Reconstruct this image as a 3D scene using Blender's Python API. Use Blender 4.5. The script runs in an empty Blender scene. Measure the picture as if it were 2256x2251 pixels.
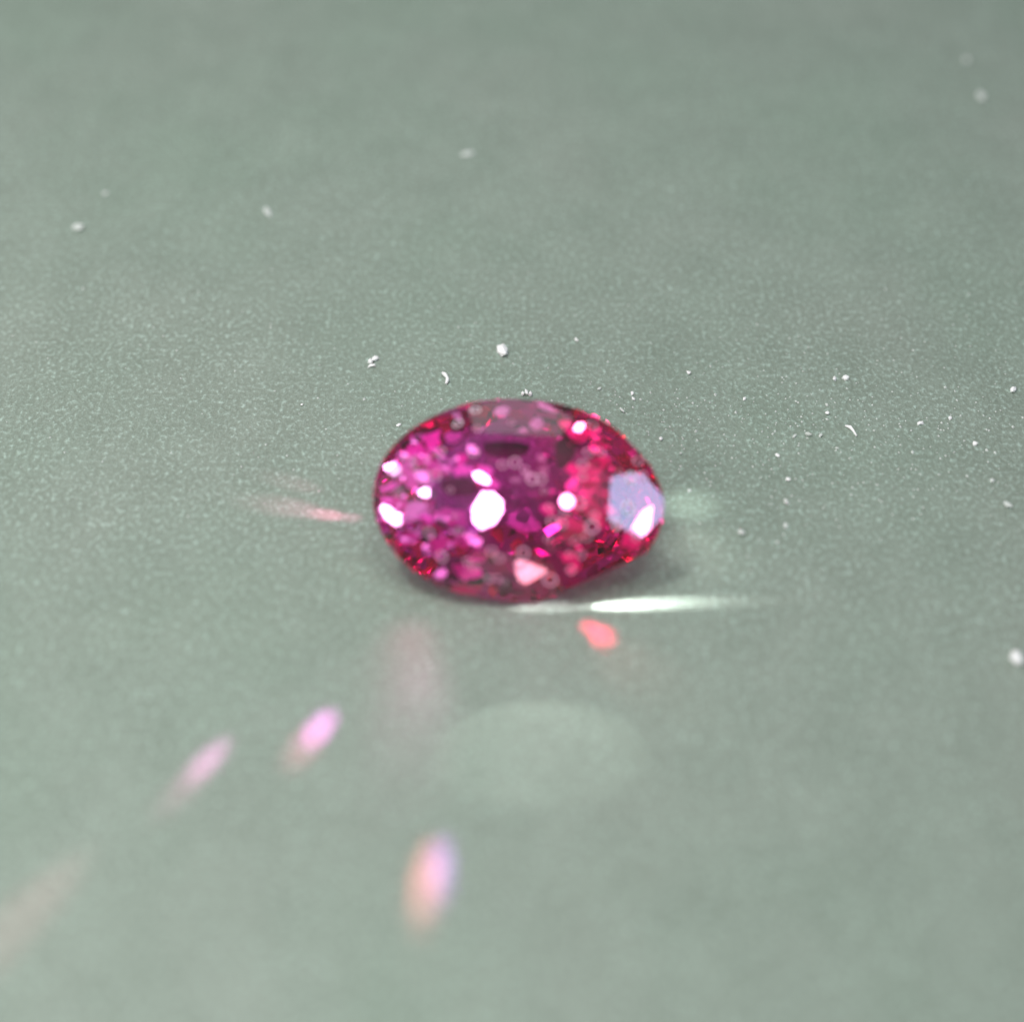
import bpy, bmesh, math, random
from mathutils import Vector, Matrix

# ------------------------------------------------------------------ scene, camera, light
# one Blender unit is one centimetre: the stone is about 7 mm wide
scene = bpy.context.scene
scene.unit_settings.system = 'METRIC'
scene.unit_settings.scale_length = 0.01
scene.render.engine = 'CYCLES'
cy = scene.cycles
cy.use_denoising = True
cy.max_bounces = 20
cy.transmission_bounces = 18
cy.glossy_bounces = 14
cy.diffuse_bounces = 3
cy.caustics_reflective = True
cy.caustics_refractive = True
cy.sample_clamp_indirect = 6.0
cy.blur_glossy = 0.3
cy.use_adaptive_sampling = False
vs = scene.view_settings
vs.view_transform = 'Standard'
vs.look = 'None'
vs.exposure = 0.17
vs.gamma = 1.0
vs.use_curve_mapping = False
COL = scene.collection
R = math.radians

FACETS = [
    ('table',0.000000,0.000000,1.000000,0.085000), ('girdle',0.995924,0.090191,0.000000,0.361298), ('girdle',0.435362,0.900255,0.000000,0.283675),
    ('girdle',0.336148,0.941809,0.000000,0.275127), ('girdle',0.238587,0.971121,0.000000,0.268693), ('girdle',0.142495,0.989796,0.000000,0.264407),
    ('girdle',0.047384,0.998877,0.000000,0.262267), ('girdle',-0.047384,0.998877,0.000000,0.262267), ('girdle',-0.142495,0.989796,0.000000,0.264407),
    ('girdle',-0.238587,0.971121,0.000000,0.268693), ('girdle',-0.336148,0.941809,0.000000,0.275127), ('girdle',-0.435362,0.900255,0.000000,0.283675),
    ('girdle',-0.535886,0.844290,0.000000,0.294217), ('girdle',-0.636514,0.771265,0.000000,0.306473), ('girdle',-0.734755,0.678332,0.000000,0.319893),
    ('girdle',-0.826400,0.563083,0.000000,0.333556), ('girdle',-0.905366,0.424632,0.000000,0.346111), ('girdle',-0.964247,0.265007,0.000000,0.355896),
    ('girdle',-0.995924,0.090191,0.000000,0.361298), ('girdle',-0.995924,-0.090191,0.000000,0.361298), ('girdle',-0.964247,-0.265007,0.000000,0.355896),
    ('girdle',-0.905366,-0.424632,0.000000,0.346111), ('girdle',-0.826400,-0.563083,0.000000,0.333556), ('girdle',-0.734755,-0.678332,0.000000,0.319893),
    ('girdle',-0.636514,-0.771265,0.000000,0.306473), ('girdle',-0.535886,-0.844290,0.000000,0.294217), ('girdle',-0.435362,-0.900255,0.000000,0.283675),
    ('girdle',-0.336148,-0.941809,0.000000,0.275127), ('girdle',-0.238587,-0.971121,0.000000,0.268693), ('girdle',0.826400,-0.563083,0.000000,0.333556),
    ('girdle',0.905366,-0.424632,0.000000,0.346111), ('girdle',0.964247,-0.265007,0.000000,0.355896), ('girdle',0.995924,-0.090191,0.000000,0.361298),
    ('crown_main',0.475376,-0.012346,0.879696,0.180914), ('crown_main',0.309284,0.409841,0.858122,0.163711), ('crown_main',-0.004087,0.549656,0.835381,0.152371),
    ('crown_main',-0.322848,0.431514,0.842357,0.171029), ('star',-0.343136,0.196380,0.918527,0.163985), ('crown_main',-0.464465,-0.011894,0.885511,0.177020),
    ('star',-0.316343,-0.181046,0.931209,0.156204), ('crown_main',-0.321390,-0.434623,0.841315,0.171209), ('crown_main',-0.004630,-0.574471,0.818512,0.158706),
    ('star',0.131119,-0.437368,0.889672,0.151396), ('crown_main',0.294258,-0.419367,0.858804,0.161621), ('upper_girdle',0.587562,0.173201,0.790425,0.225389),
    ('upper_girdle',0.489877,0.456550,0.742686,0.221333), ('upper_girdle',0.316801,0.653660,0.687288,0.212984), ('upper_girdle',0.104111,0.668969,0.735963,0.186636),
    ('upper_girdle',-0.102435,0.771727,0.627650,0.211841), ('upper_girdle',-0.324265,0.651778,0.685593,0.214076), ('upper_girdle',-0.517004,0.448244,0.729235,0.228243),
    ('upper_girdle',-0.567388,0.147496,0.810133,0.217099), ('upper_girdle',-0.611737,-0.168932,0.772813,0.233557), ('upper_girdle',-0.509899,-0.448983,0.733770,0.226218),
    ('upper_girdle',-0.317369,-0.639676,0.700065,0.210194), ('upper_girdle',-0.106634,-0.738312,0.665977,0.203911), ('upper_girdle',0.096297,-0.749250,0.655249,0.205927),
    ('upper_girdle',0.295314,-0.657094,0.693554,0.209586), ('upper_girdle',0.509047,-0.427845,0.746873,0.223160), ('upper_girdle',0.587552,-0.144045,0.796262,0.223979),
    ('pav',0.139836,0.632606,-0.761745,0.180227), ('pav',-0.384674,0.412857,-0.825575,0.186578), ('pav',-0.534356,0.010637,-0.845193,0.203023),
    ('pav',-0.356767,-0.504679,-0.786141,0.194625), ('pav',0.137837,-0.576616,-0.805304,0.167814), ('pav',0.416533,-0.437995,-0.796656,0.195393),
    ('pav',-0.029126,0.735513,-0.676884,0.199762), ('pav',-0.126011,0.755389,-0.643047,0.209531), ('pav',-0.228766,0.692189,-0.684500,0.206212),
    ('pav',-0.524932,0.384256,-0.759469,0.222641), ('pav',-0.585742,0.121071,-0.801404,0.222412), ('pav',-0.571236,-0.064213,-0.818270,0.215653),
    ('pav',-0.589400,-0.503621,-0.631643,0.257183), ('pav',-0.409282,-0.521928,-0.748385,0.209104), ('pav',0.568100,-0.361165,-0.739475,0.233772),
    ('pav',0.612414,-0.139659,-0.778103,0.232474), ('pav',0.476245,0.386737,-0.789700,0.178542), ('pav',0.358805,0.553274,-0.751763,0.183605),
    ('pav',0.019364,0.569496,-0.821766,0.171687), ('pav',-0.270992,0.503710,-0.820268,0.167118), ('pav',-0.429030,0.180349,-0.885103,0.179042),
    ('pav',-0.398809,-0.239638,-0.885169,0.175641), ('pav',-0.213429,-0.591216,-0.777760,0.175014), ('pav',-0.075756,-0.660242,-0.747222,0.159737),
    ('pav',0.112031,-0.615765,-0.779925,0.170161), ('pav',0.329932,-0.402539,-0.853878,0.173603), ('pav',0.484752,-0.208150,-0.849523,0.192956),
    ('pav',0.546566,0.213468,-0.809751,0.192659), ('pav',0.195973,0.312550,-0.929466,0.171766), ('pav',-0.477308,-0.053298,-0.877118,0.184534),
    ('pav',-0.288185,-0.313671,-0.904743,0.176245), ('pav',0.129769,-0.384790,-0.913836,0.169965), ('pav',0.265639,-0.265364,-0.926832,0.174370),
    ('girdle',0.452153,-0.864114,-0.221053,0.246000)]
GEM_Z = 0.16532
SPECKLE = [(-0.2836,0.0843,1.0), (-0.2615,0.0733,1.0), (-0.2276,0.0711,1.2), (-0.1979,0.0940,1.0), (-0.1150,0.0966,1.0), (-0.0431,0.0682,1.0), (-0.0264,0.1836,1.0), (0.0132,0.0584,1.0), (-0.0125,0.0763,1.0), (0.1548,0.0786,1.0), (0.1561,0.0487,1.0), (0.1660,0.1112,1.0), (0.1742,0.1954,1.0), (0.2907,0.1082,1.1), (0.2747,0.0591,1.5), (0.3064,0.0683,1.2), (0.2716,-0.0195,1.3), (0.2439,-0.0648,1.3), (0.1843,-0.0772,1.2), (0.1510,-0.0197,1.0), (0.1151,-0.0449,1.0), (0.1103,-0.0748,1.0), (0.1449,-0.1127,1.2), (0.1732,-0.0998,1.0), (0.1323,-0.1444,1.1), (0.1386,-0.1797,1.2), (0.1613,-0.1429,1.0), (0.0886,-0.2067,1.2), (-0.0388,-0.1651,1.2), (-0.0580,-0.1510,1.0), (-0.0994,-0.1860,1.1), (-0.1163,-0.1755,1.0), (-0.2129,-0.1083,1.0), (-0.1671,-0.0023,1.0), (-0.2063,0.0319,1.0), (-0.0612,-0.2108,1.2), (-0.0408,-0.2088,1.1), (-0.0239,-0.2172,1.0), (0.0198,-0.1511,1.0), (0.0535,0.0370,1.0), (0.0632,0.0076,1.0), (0.0329,0.0359,1.0), (-0.1104,0.1595,1.0), (-0.0554,0.2169,1.0), (-0.1599,0.1775,1.4), (-0.1185,0.2184,1.3), (-0.2969,-0.0049,1.0), (0.0776,-0.0341,1.0), (0.0774,-0.1145,1.0), (0.0874,-0.0675,1.0), (-0.1405,-0.1048,1.0), (-0.1792,-0.1622,1.0), (-0.1510,-0.0673,0.8), (-0.2580,0.0516,1.0), (0.1973,0.1192,1.0), (0.2468,0.0684,1.0), (0.1893,-0.0495,1.1), (0.2916,-0.0894,1.0)]
CAM = (-0.01527,-4.39058,3.56032)
MIRROR_FLAKES = [  # added reflectors, tilted towards the lamps to stand in for facet flashes
    ('white',(-0.131,0.115,0.985),((-0.0905,0.0017,0.0467),(-0.0626,0.0026,0.0503),(-0.0378,-0.0190,0.0561),(-0.0364,-0.0459,0.0594),(-0.0539,-0.0778,0.0608),(-0.0872,-0.0946,0.0583),(-0.1075,-0.0752,0.0534),(-0.1117,-0.0395,0.0486))),
    ('white',(-0.130,0.111,0.985),((-0.1167,0.0487,0.0496),(-0.0998,0.0547,0.0512),(-0.0775,0.0410,0.0557),(-0.0702,0.0254,0.0584),(-0.0807,0.0206,0.0576),(-0.1071,0.0310,0.0529))),
    ('white',(-0.412,0.187,0.892),((-0.3050,0.0757,0.0031),(-0.2884,0.0654,0.0129),(-0.2879,0.0445,0.0175),(-0.3012,0.0386,0.0126),(-0.3172,0.0492,0.0030),(-0.3380,0.0703,-0.0110))),
    ('white',(-0.361,0.108,0.926),((-0.2409,-0.0041,0.0428),(-0.2278,0.0064,0.0467),(-0.2173,0.0055,0.0508),(-0.2012,-0.0103,0.0590),(-0.2049,-0.0193,0.0585),(-0.2178,-0.0190,0.0535),(-0.2360,-0.0134,0.0458))),
    ('white',(-0.357,0.111,0.928),((-0.3404,-0.0405,-0.0097),(-0.3295,-0.0275,-0.0070),(-0.3109,-0.0354,0.0011),(-0.2967,-0.0476,0.0080),(-0.2805,-0.0553,0.0151),(-0.2747,-0.0780,0.0201),(-0.2928,-0.0861,0.0141),(-0.3232,-0.0640,-0.0002))),
    ('white',(-0.141,0.113,0.984),((0.1395,-0.0107,0.0569),(0.1345,-0.0252,0.0578),(0.1212,-0.0315,0.0567),(0.1074,-0.0261,0.0541),(0.1011,-0.0120,0.0515),(0.1061,0.0025,0.0506),(0.1194,0.0089,0.0518),(0.1333,0.0034,0.0544))),
    ('white',(0.027,0.330,0.944),((0.1121,0.1811,0.0238),(0.1234,0.1938,0.0190),(0.1510,0.1980,0.0168),(0.1512,0.1833,0.0219),(0.1399,0.1680,0.0276),(0.1169,0.1715,0.0270))),
    ('white',(0.129,0.107,0.986),((0.3039,-0.0165,0.0168),(0.3315,0.0026,0.0111),(0.3280,-0.0809,0.0206),(0.3035,-0.0797,0.0237),(0.2784,-0.0624,0.0251))),
    ('salmon',(0.057,-0.227,0.972),((-0.0000,-0.1570,0.0380),(0.0102,-0.1473,0.0397),(0.0797,-0.1709,0.0301),(0.0759,-0.1801,0.0282),(0.0282,-0.2128,0.0234),(0.0129,-0.2050,0.0261),(0.0033,-0.1835,0.0317))),
    ('pink',(-0.368,0.411,0.834),((-0.2855,0.1048,-0.0299),(-0.2746,0.0897,-0.0176),(-0.2782,0.0908,-0.0198),(-0.2937,0.0885,-0.0255))),
    ('pink',(-0.258,0.395,0.882),((-0.2435,0.0910,0.0000),(-0.2311,0.0745,0.0111),(-0.2423,0.0778,0.0063),(-0.2512,0.0632,0.0102),(-0.2682,0.0700,0.0022),(-0.2906,0.0761,-0.0071),(-0.2796,0.0789,-0.0051),(-0.2806,0.0988,-0.0143),(-0.2604,0.1068,-0.0120))),
    ('pink',(-0.092,0.299,0.950),((-0.1927,0.0972,0.0186),(-0.1814,0.0896,0.0220),(-0.1864,0.0851,0.0230),(-0.1986,0.0874,0.0211),(-0.2105,0.0913,0.0187),(-0.2259,0.0994,0.0146),(-0.2197,0.1045,0.0136),(-0.2108,0.1052,0.0143),(-0.1995,0.1064,0.0150))),
    ('pink',(-0.167,0.076,0.983),((-0.2717,0.0498,-0.0036),(-0.2848,0.0569,-0.0064),(-0.2867,0.0651,-0.0073),(-0.2809,0.0688,-0.0066),(-0.2770,0.0785,-0.0067),(-0.2637,0.0670,-0.0036),(-0.2460,0.0608,-0.0001),(-0.2516,0.0533,-0.0005),(-0.2538,0.0437,-0.0001))),
    ('pink2',(-0.345,0.162,0.925),((-0.2569,0.0505,0.0360),(-0.2415,0.0538,0.0412),(-0.2220,0.0463,0.0498),(-0.2191,0.0362,0.0526),(-0.2079,0.0252,0.0587),(-0.2174,0.0235,0.0555),(-0.2290,0.0177,0.0521),(-0.2483,0.0273,0.0433),(-0.2540,0.0390,0.0391))),
    ('pink',(-0.296,0.219,0.930),((-0.2672,0.0118,0.0199),(-0.2732,0.0239,0.0152),(-0.2739,0.0384,0.0115),(-0.2590,0.0480,0.0140),(-0.2412,0.0438,0.0207),(-0.2280,0.0349,0.0270),(-0.2357,0.0227,0.0274),(-0.2363,0.0100,0.0302),(-0.2522,0.0046,0.0264))),
    ('pink2',(-0.296,0.223,0.929),((-0.2872,-0.0720,0.0304),(-0.2755,-0.0525,0.0295),(-0.2701,-0.0304,0.0259),(-0.2426,-0.0213,0.0324),(-0.2180,-0.0306,0.0425),(-0.2050,-0.0614,0.0540),(-0.2263,-0.0768,0.0510),(-0.2685,-0.0814,0.0386))),
    ('pink',(-0.268,0.070,0.961),((-0.2404,-0.0661,0.0493),(-0.2310,-0.0619,0.0516),(-0.2280,-0.0559,0.0521),(-0.2137,-0.0618,0.0565),(-0.2001,-0.0685,0.0607),(-0.1964,-0.0798,0.0626),(-0.2031,-0.0767,0.0605),(-0.2094,-0.0838,0.0593),(-0.2238,-0.0753,0.0546))),
    ('pink',(0.012,0.229,0.973),((-0.1506,-0.0469,0.0321),(-0.1558,-0.0586,0.0349),(-0.1734,-0.0648,0.0366),(-0.1882,-0.0669,0.0373),(-0.2020,-0.0648,0.0370),(-0.2070,-0.0559,0.0349),(-0.1913,-0.0478,0.0328),(-0.1780,-0.0390,0.0306),(-0.1655,-0.0433,0.0315))),
    ('pink',(0.010,0.230,0.973),((-0.1548,-0.0558,0.0486),(-0.1506,-0.0489,0.0469),(-0.1413,-0.0452,0.0459),(-0.1297,-0.0484,0.0466),(-0.1233,-0.0574,0.0486),(-0.1273,-0.0657,0.0506),(-0.1338,-0.0727,0.0523),(-0.1480,-0.0766,0.0534),(-0.1651,-0.0689,0.0518))),
    ('pink',(0.010,0.230,0.973),((-0.1554,-0.0789,0.0522),(-0.1487,-0.0701,0.0500),(-0.1439,-0.0619,0.0481),(-0.1324,-0.0656,0.0488),(-0.1197,-0.0687,0.0494),(-0.1225,-0.0786,0.0518),(-0.1202,-0.0896,0.0544),(-0.1330,-0.0896,0.0545),(-0.1451,-0.0878,0.0542))),
    ('pink2',(0.067,0.090,0.994),((-0.0856,-0.1185,0.0548),(-0.0832,-0.1247,0.0552),(-0.0841,-0.1304,0.0557),(-0.0916,-0.1368,0.0568),(-0.1077,-0.1326,0.0575),(-0.1193,-0.1257,0.0577),(-0.1193,-0.1178,0.0570),(-0.1092,-0.1142,0.0560),(-0.0966,-0.1123,0.0549))),
    ('pink',(-0.291,-0.098,0.952),((-0.1526,-0.1064,0.0170),(-0.1425,-0.1058,0.0201),(-0.1353,-0.1146,0.0214),(-0.1309,-0.1122,0.0230),(-0.1387,-0.1189,0.0199),(-0.1480,-0.1216,0.0168),(-0.1562,-0.1223,0.0142),(-0.1624,-0.1195,0.0126),(-0.1626,-0.1127,0.0133))),
    ('pink2',(-0.094,0.174,0.980),((-0.0999,-0.0977,0.0312),(-0.1054,-0.1046,0.0319),(-0.1018,-0.1122,0.0336),(-0.1149,-0.1118,0.0323),(-0.1274,-0.1117,0.0310),(-0.1303,-0.1047,0.0295),(-0.1332,-0.0984,0.0281),(-0.1244,-0.0949,0.0284),(-0.1143,-0.0975,0.0298))),
    ('pink',(-0.289,-0.096,0.953),((-0.1966,-0.1443,0.0077),(-0.1951,-0.1376,0.0088),(-0.1852,-0.1419,0.0114),(-0.1783,-0.1469,0.0129),(-0.1751,-0.1529,0.0133),(-0.1790,-0.1557,0.0118),(-0.1830,-0.1581,0.0104),(-0.1897,-0.1551,0.0086),(-0.1932,-0.1500,0.0081))),
    ('pink2',(-0.179,0.489,0.854),((-0.2438,0.1490,-0.0033),(-0.2509,0.1432,-0.0014),(-0.2711,0.1448,-0.0066),(-0.2274,0.1527,-0.0019))),
    ('pink',(-0.209,0.325,0.922),((-0.2665,0.1496,-0.0198),(-0.2628,0.1379,-0.0148),(-0.2741,0.1362,-0.0168))),
    ('pink',(-0.184,0.489,0.853),((-0.1761,0.1522,0.0220),(-0.1636,0.1500,0.0260),(-0.1519,0.1491,0.0290),(-0.1376,0.1388,0.0380),(-0.1473,0.1257,0.0434),(-0.1581,0.1176,0.0457),(-0.1728,0.1184,0.0421),(-0.1833,0.1287,0.0339),(-0.1886,0.1434,0.0244))),
    ('pink2',(0.068,0.079,0.995),((-0.1098,0.1115,0.0474),(-0.1028,0.1016,0.0477),(-0.1124,0.0990,0.0486),(-0.1224,0.1002,0.0492),(-0.1348,0.1053,0.0496),(-0.1314,0.1142,0.0487),(-0.1324,0.1222,0.0481),(-0.1228,0.1215,0.0475),(-0.1139,0.1187,0.0471))),
    ('pink',(0.066,0.081,0.994),((-0.0740,0.0706,0.0286),(-0.0636,0.0561,0.0291),(-0.0702,0.0509,0.0300),(-0.0731,0.0433,0.0308),(-0.0893,0.0533,0.0311),(-0.1025,0.0615,0.0313),(-0.1026,0.0690,0.0307),(-0.1002,0.0734,0.0301),(-0.0917,0.0733,0.0296))),
    ('pink',(0.066,0.083,0.994),((-0.0601,0.0138,0.0247),(-0.0697,0.0096,0.0257),(-0.0885,0.0009,0.0277),(-0.0945,0.0169,0.0267),(-0.0793,0.0295,0.0247),(-0.0749,0.0491,0.0227),(-0.0606,0.0402,0.0226),(-0.0520,0.0340,0.0225),(-0.0463,0.0220,0.0231))),
    ('pink',(0.069,0.082,0.994),((-0.1455,0.0479,0.0535),(-0.1571,0.0546,0.0537),(-0.1567,0.0671,0.0527),(-0.1405,0.0708,0.0513),(-0.1291,0.0653,0.0509),(-0.1130,0.0639,0.0499),(-0.1129,0.0525,0.0509),(-0.1226,0.0451,0.0521),(-0.1354,0.0407,0.0534))),
    ('pink',(-0.127,-0.299,0.946),((-0.1691,-0.1970,-0.0143),(-0.1538,-0.1994,-0.0130),(-0.1335,-0.2013,-0.0109),(-0.1305,-0.2054,-0.0118))),
    ('pink2',(-0.107,-0.147,0.983),((-0.1592,-0.1785,-0.0144),(-0.1568,-0.1868,-0.0154),(-0.1715,-0.1960,-0.0184),(-0.1885,-0.1923,-0.0197),(-0.1923,-0.1891,-0.0196),(-0.1863,-0.1815,-0.0178),(-0.1815,-0.1744,-0.0163),(-0.1688,-0.1692,-0.0141),(-0.1592,-0.1719,-0.0134))),
    ('pink',(-0.293,0.220,0.930),((-0.2929,0.0334,-0.0076),(-0.2842,0.0237,-0.0026),(-0.2973,0.0140,-0.0044),(-0.3046,0.0078,-0.0053),(-0.3179,0.0019,-0.0081),(-0.3320,0.0062,-0.0135),(-0.3371,0.0174,-0.0177),(-0.3186,0.0233,-0.0133),(-0.3100,0.0282,-0.0118))),
    ('pink',(-0.340,0.165,0.926),((-0.3172,-0.0054,-0.0224),(-0.3023,-0.0078,-0.0165),(-0.2978,-0.0183,-0.0130),(-0.2986,-0.0303,-0.0111),(-0.3171,-0.0275,-0.0184),(-0.3275,-0.0247,-0.0228),(-0.3303,-0.0037,-0.0275))),
    ('pink',(-0.271,0.271,0.923),((-0.2154,0.0681,0.0553),(-0.2143,0.0657,0.0563),(-0.2135,0.0610,0.0579),(-0.2159,0.0585,0.0579),(-0.2241,0.0634,0.0541),(-0.2344,0.0695,0.0493),(-0.2382,0.0736,0.0469),(-0.2286,0.0750,0.0493),(-0.2217,0.0726,0.0521))),
    ('pink',(0.013,0.224,0.974),((-0.1711,0.0548,0.0408),(-0.1700,0.0433,0.0435),(-0.1820,0.0418,0.0440),(-0.1924,0.0431,0.0438),(-0.1963,0.0520,0.0418),(-0.1963,0.0589,0.0402),(-0.1967,0.0700,0.0376),(-0.1852,0.0665,0.0383),(-0.1711,0.0675,0.0379))),
    ('red2',(0.055,0.083,0.995),((0.1421,0.0501,0.0557),(0.1538,0.0495,0.0551),(0.1490,0.0372,0.0564),(0.1427,0.0260,0.0576),(0.1286,0.0119,0.0596),(0.1174,0.0165,0.0598),(0.1132,0.0245,0.0594),(0.1192,0.0363,0.0581),(0.1291,0.0494,0.0564))),
    ('red',(-0.109,0.166,0.980),((0.1826,0.0754,0.0553),(0.1921,0.0620,0.0586),(0.1828,0.0504,0.0595),(0.1771,0.0366,0.0612),(0.1561,0.0302,0.0600),(0.1409,0.0453,0.0558),(0.1412,0.0617,0.0530),(0.1494,0.0741,0.0518),(0.1647,0.0860,0.0515))),
    ('red',(-0.008,0.223,0.975),((0.2043,0.0633,0.0395),(0.2016,0.0675,0.0385),(0.1954,0.0593,0.0404),(0.1816,0.0624,0.0395),(0.1794,0.0739,0.0369),(0.1741,0.0838,0.0346),(0.1709,0.0849,0.0343),(0.1864,0.0758,0.0365),(0.1942,0.0712,0.0376))),
    ('red2',(-0.008,0.226,0.974),((0.2201,0.0167,0.0484),(0.2224,0.0042,0.0513),(0.2212,-0.0067,0.0538),(0.1977,0.0042,0.0511),(0.1782,0.0099,0.0496),(0.1596,0.0252,0.0459),(0.1750,0.0320,0.0444),(0.1867,0.0405,0.0425),(0.2096,0.0290,0.0454))),
    ('red2',(0.181,0.161,0.970),((0.2064,-0.0239,0.0646),(0.2108,-0.0182,0.0628),(0.2187,-0.0106,0.0601),(0.2294,-0.0199,0.0597),(0.2376,-0.0269,0.0593),(0.2419,-0.0346,0.0598),(0.2349,-0.0405,0.0621),(0.2189,-0.0406,0.0651),(0.2114,-0.0323,0.0651))),
    ('red2',(-0.109,0.168,0.980),((0.1786,0.0217,0.0588),(0.1785,0.0121,0.0604),(0.1779,-0.0001,0.0624),(0.1600,-0.0016,0.0607),(0.1497,0.0043,0.0586),(0.1400,0.0095,0.0566),(0.1403,0.0195,0.0549),(0.1527,0.0256,0.0552),(0.1652,0.0236,0.0570))),
    ('red',(-0.005,0.230,0.973),((0.1320,-0.0487,0.0544),(0.1486,-0.0599,0.0571),(0.1683,-0.0639,0.0582),(0.1674,-0.0781,0.0615),(0.1531,-0.0889,0.0640),(0.1343,-0.0853,0.0630),(0.1220,-0.0812,0.0620),(0.1059,-0.0731,0.0600),(0.1142,-0.0597,0.0569))),
    ('red2',(-0.006,0.231,0.973),((0.1416,-0.0937,0.0432),(0.1483,-0.0832,0.0408),(0.1486,-0.0743,0.0387),(0.1588,-0.0703,0.0378),(0.1739,-0.0724,0.0384),(0.1734,-0.0752,0.0390),(0.1764,-0.0891,0.0423),(0.1645,-0.0954,0.0438),(0.1568,-0.0957,0.0438))),
    ('red2',(0.056,0.087,0.995),((0.0993,-0.0506,0.0302),(0.1127,-0.0566,0.0300),(0.1223,-0.0610,0.0298),(0.1226,-0.0672,0.0304),(0.1279,-0.0759,0.0308),(0.1179,-0.0768,0.0315),(0.1080,-0.0708,0.0315),(0.0959,-0.0655,0.0317),(0.0970,-0.0582,0.0310))),
    ('red',(0.201,-0.131,0.971),((0.2599,-0.0884,0.0261),(0.2595,-0.0721,0.0284),(0.2786,-0.0643,0.0255),(0.2896,-0.0824,0.0208),(0.3054,-0.0846,0.0172),(0.3056,-0.1020,0.0148),(0.2877,-0.1117,0.0172),(0.2707,-0.1062,0.0215),(0.2520,-0.1033,0.0258))),
    ('red',(0.209,-0.128,0.970),((0.1110,-0.1466,0.0159),(0.1089,-0.1367,0.0177),(0.0963,-0.1292,0.0214),(0.1154,-0.1243,0.0179),(0.1305,-0.1180,0.0155),(0.1437,-0.1237,0.0119),(0.1538,-0.1304,0.0088),(0.1487,-0.1401,0.0087),(0.1314,-0.1461,0.0116))),
    ('red',(0.208,-0.127,0.970),((0.1523,-0.1610,0.0018),(0.1450,-0.1691,0.0023),(0.1358,-0.1795,0.0029),(0.1261,-0.1741,0.0057),(0.1179,-0.1675,0.0083),(0.1249,-0.1567,0.0082),(0.1322,-0.1475,0.0078),(0.1465,-0.1392,0.0058),(0.1546,-0.1492,0.0028))),
    ('red',(0.180,0.475,0.861),((0.1967,0.1583,-0.0004),(0.1957,0.1499,0.0044),(0.1914,0.1395,0.0110),(0.1790,0.1277,0.0201),(0.1657,0.1262,0.0237),(0.1694,0.1395,0.0157),(0.1718,0.1478,0.0105),(0.1795,0.1579,0.0034),(0.1941,0.1688,-0.0057))),
    ('red',(0.206,0.277,0.939),((0.1305,0.1344,0.0145),(0.1177,0.1377,0.0164),(0.1127,0.1492,0.0141),(0.1246,0.1582,0.0088),(0.1362,0.1640,0.0046),(0.1458,0.1584,0.0041),(0.1529,0.1525,0.0043),(0.1481,0.1443,0.0078),(0.1413,0.1387,0.0109))),
    ('red2',(0.203,0.278,0.939),((0.1785,0.1359,0.0349),(0.1876,0.1334,0.0337),(0.1942,0.1253,0.0347),(0.1931,0.1138,0.0383),(0.1803,0.1110,0.0419),(0.1712,0.1165,0.0423),(0.1667,0.1221,0.0416),(0.1665,0.1285,0.0397),(0.1664,0.1399,0.0364))),
    ('red',(0.206,0.276,0.939),((0.1338,0.1710,0.0170),(0.1412,0.1610,0.0183),(0.1409,0.1527,0.0209),(0.1290,0.1510,0.0240),(0.1148,0.1467,0.0284),(0.1061,0.1582,0.0269),(0.1021,0.1658,0.0255),(0.1076,0.1727,0.0223),(0.1170,0.1754,0.0194))),
    ('red2',(-0.109,0.167,0.980),((0.1740,0.0543,0.0246),(0.1764,0.0468,0.0261),(0.1825,0.0431,0.0274),(0.1761,0.0352,0.0280),(0.1673,0.0296,0.0280),(0.1561,0.0266,0.0273),(0.1493,0.0321,0.0256),(0.1507,0.0426,0.0240),(0.1621,0.0514,0.0237))),
    ('red2',(-0.007,0.228,0.974),((0.1758,-0.0369,0.0369),(0.1726,-0.0302,0.0353),(0.1702,-0.0246,0.0340),(0.1744,-0.0153,0.0319),(0.1852,-0.0086,0.0304),(0.1983,-0.0043,0.0295),(0.2000,-0.0138,0.0317),(0.1992,-0.0242,0.0341),(0.1858,-0.0293,0.0352))),
    ('red',(0.058,0.086,0.995),((0.0905,-0.0380,0.0599),(0.0923,-0.0476,0.0606),(0.0772,-0.0516,0.0619),(0.0619,-0.0458,0.0623),(0.0558,-0.0369,0.0618),(0.0558,-0.0275,0.0610),(0.0670,-0.0206,0.0598),(0.0846,-0.0214,0.0588),(0.0909,-0.0313,0.0593))),
    ('red',(0.174,0.478,0.861),((0.2864,0.0867,-0.0065),(0.2745,0.0816,-0.0012),(0.2730,0.0729,0.0039),(0.2700,0.0783,0.0015),(0.2806,0.0870,-0.0054))),
    ('red',(0.179,0.474,0.862),((0.2179,0.1822,-0.0021),(0.2086,0.1857,-0.0021),(0.1969,0.1924,-0.0033))),
    ('mauve',(0.057,0.348,0.936),((0.0906,0.2212,0.0078),(0.0754,0.2184,0.0097),(0.0609,0.2247,0.0083),(0.0465,0.2300,0.0072),(0.0363,0.2438,0.0026),(0.0340,0.2584,-0.0026),(0.0634,0.2481,-0.0006),(0.0720,0.2384,0.0025))),
    ('mauve',(-0.105,0.457,0.883),((0.0524,0.1714,0.0175),(0.0453,0.1628,0.0211),(0.0366,0.1536,0.0248),(0.0253,0.1618,0.0192),(0.0153,0.1737,0.0119),(0.0233,0.1854,0.0068),(0.0289,0.1962,0.0019),(0.0428,0.2015,0.0008),(0.0520,0.1860,0.0099))),
    ('mauve',(0.059,0.077,0.995),((0.0553,0.1481,0.0478),(0.0622,0.1442,0.0477),(0.0719,0.1512,0.0466),(0.0632,0.1482,0.0473),(0.0576,0.1463,0.0478),(0.0486,0.1455,0.0484),(0.0434,0.1501,0.0484),(0.0368,0.1453,0.0491),(0.0464,0.1483,0.0483))),
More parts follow.
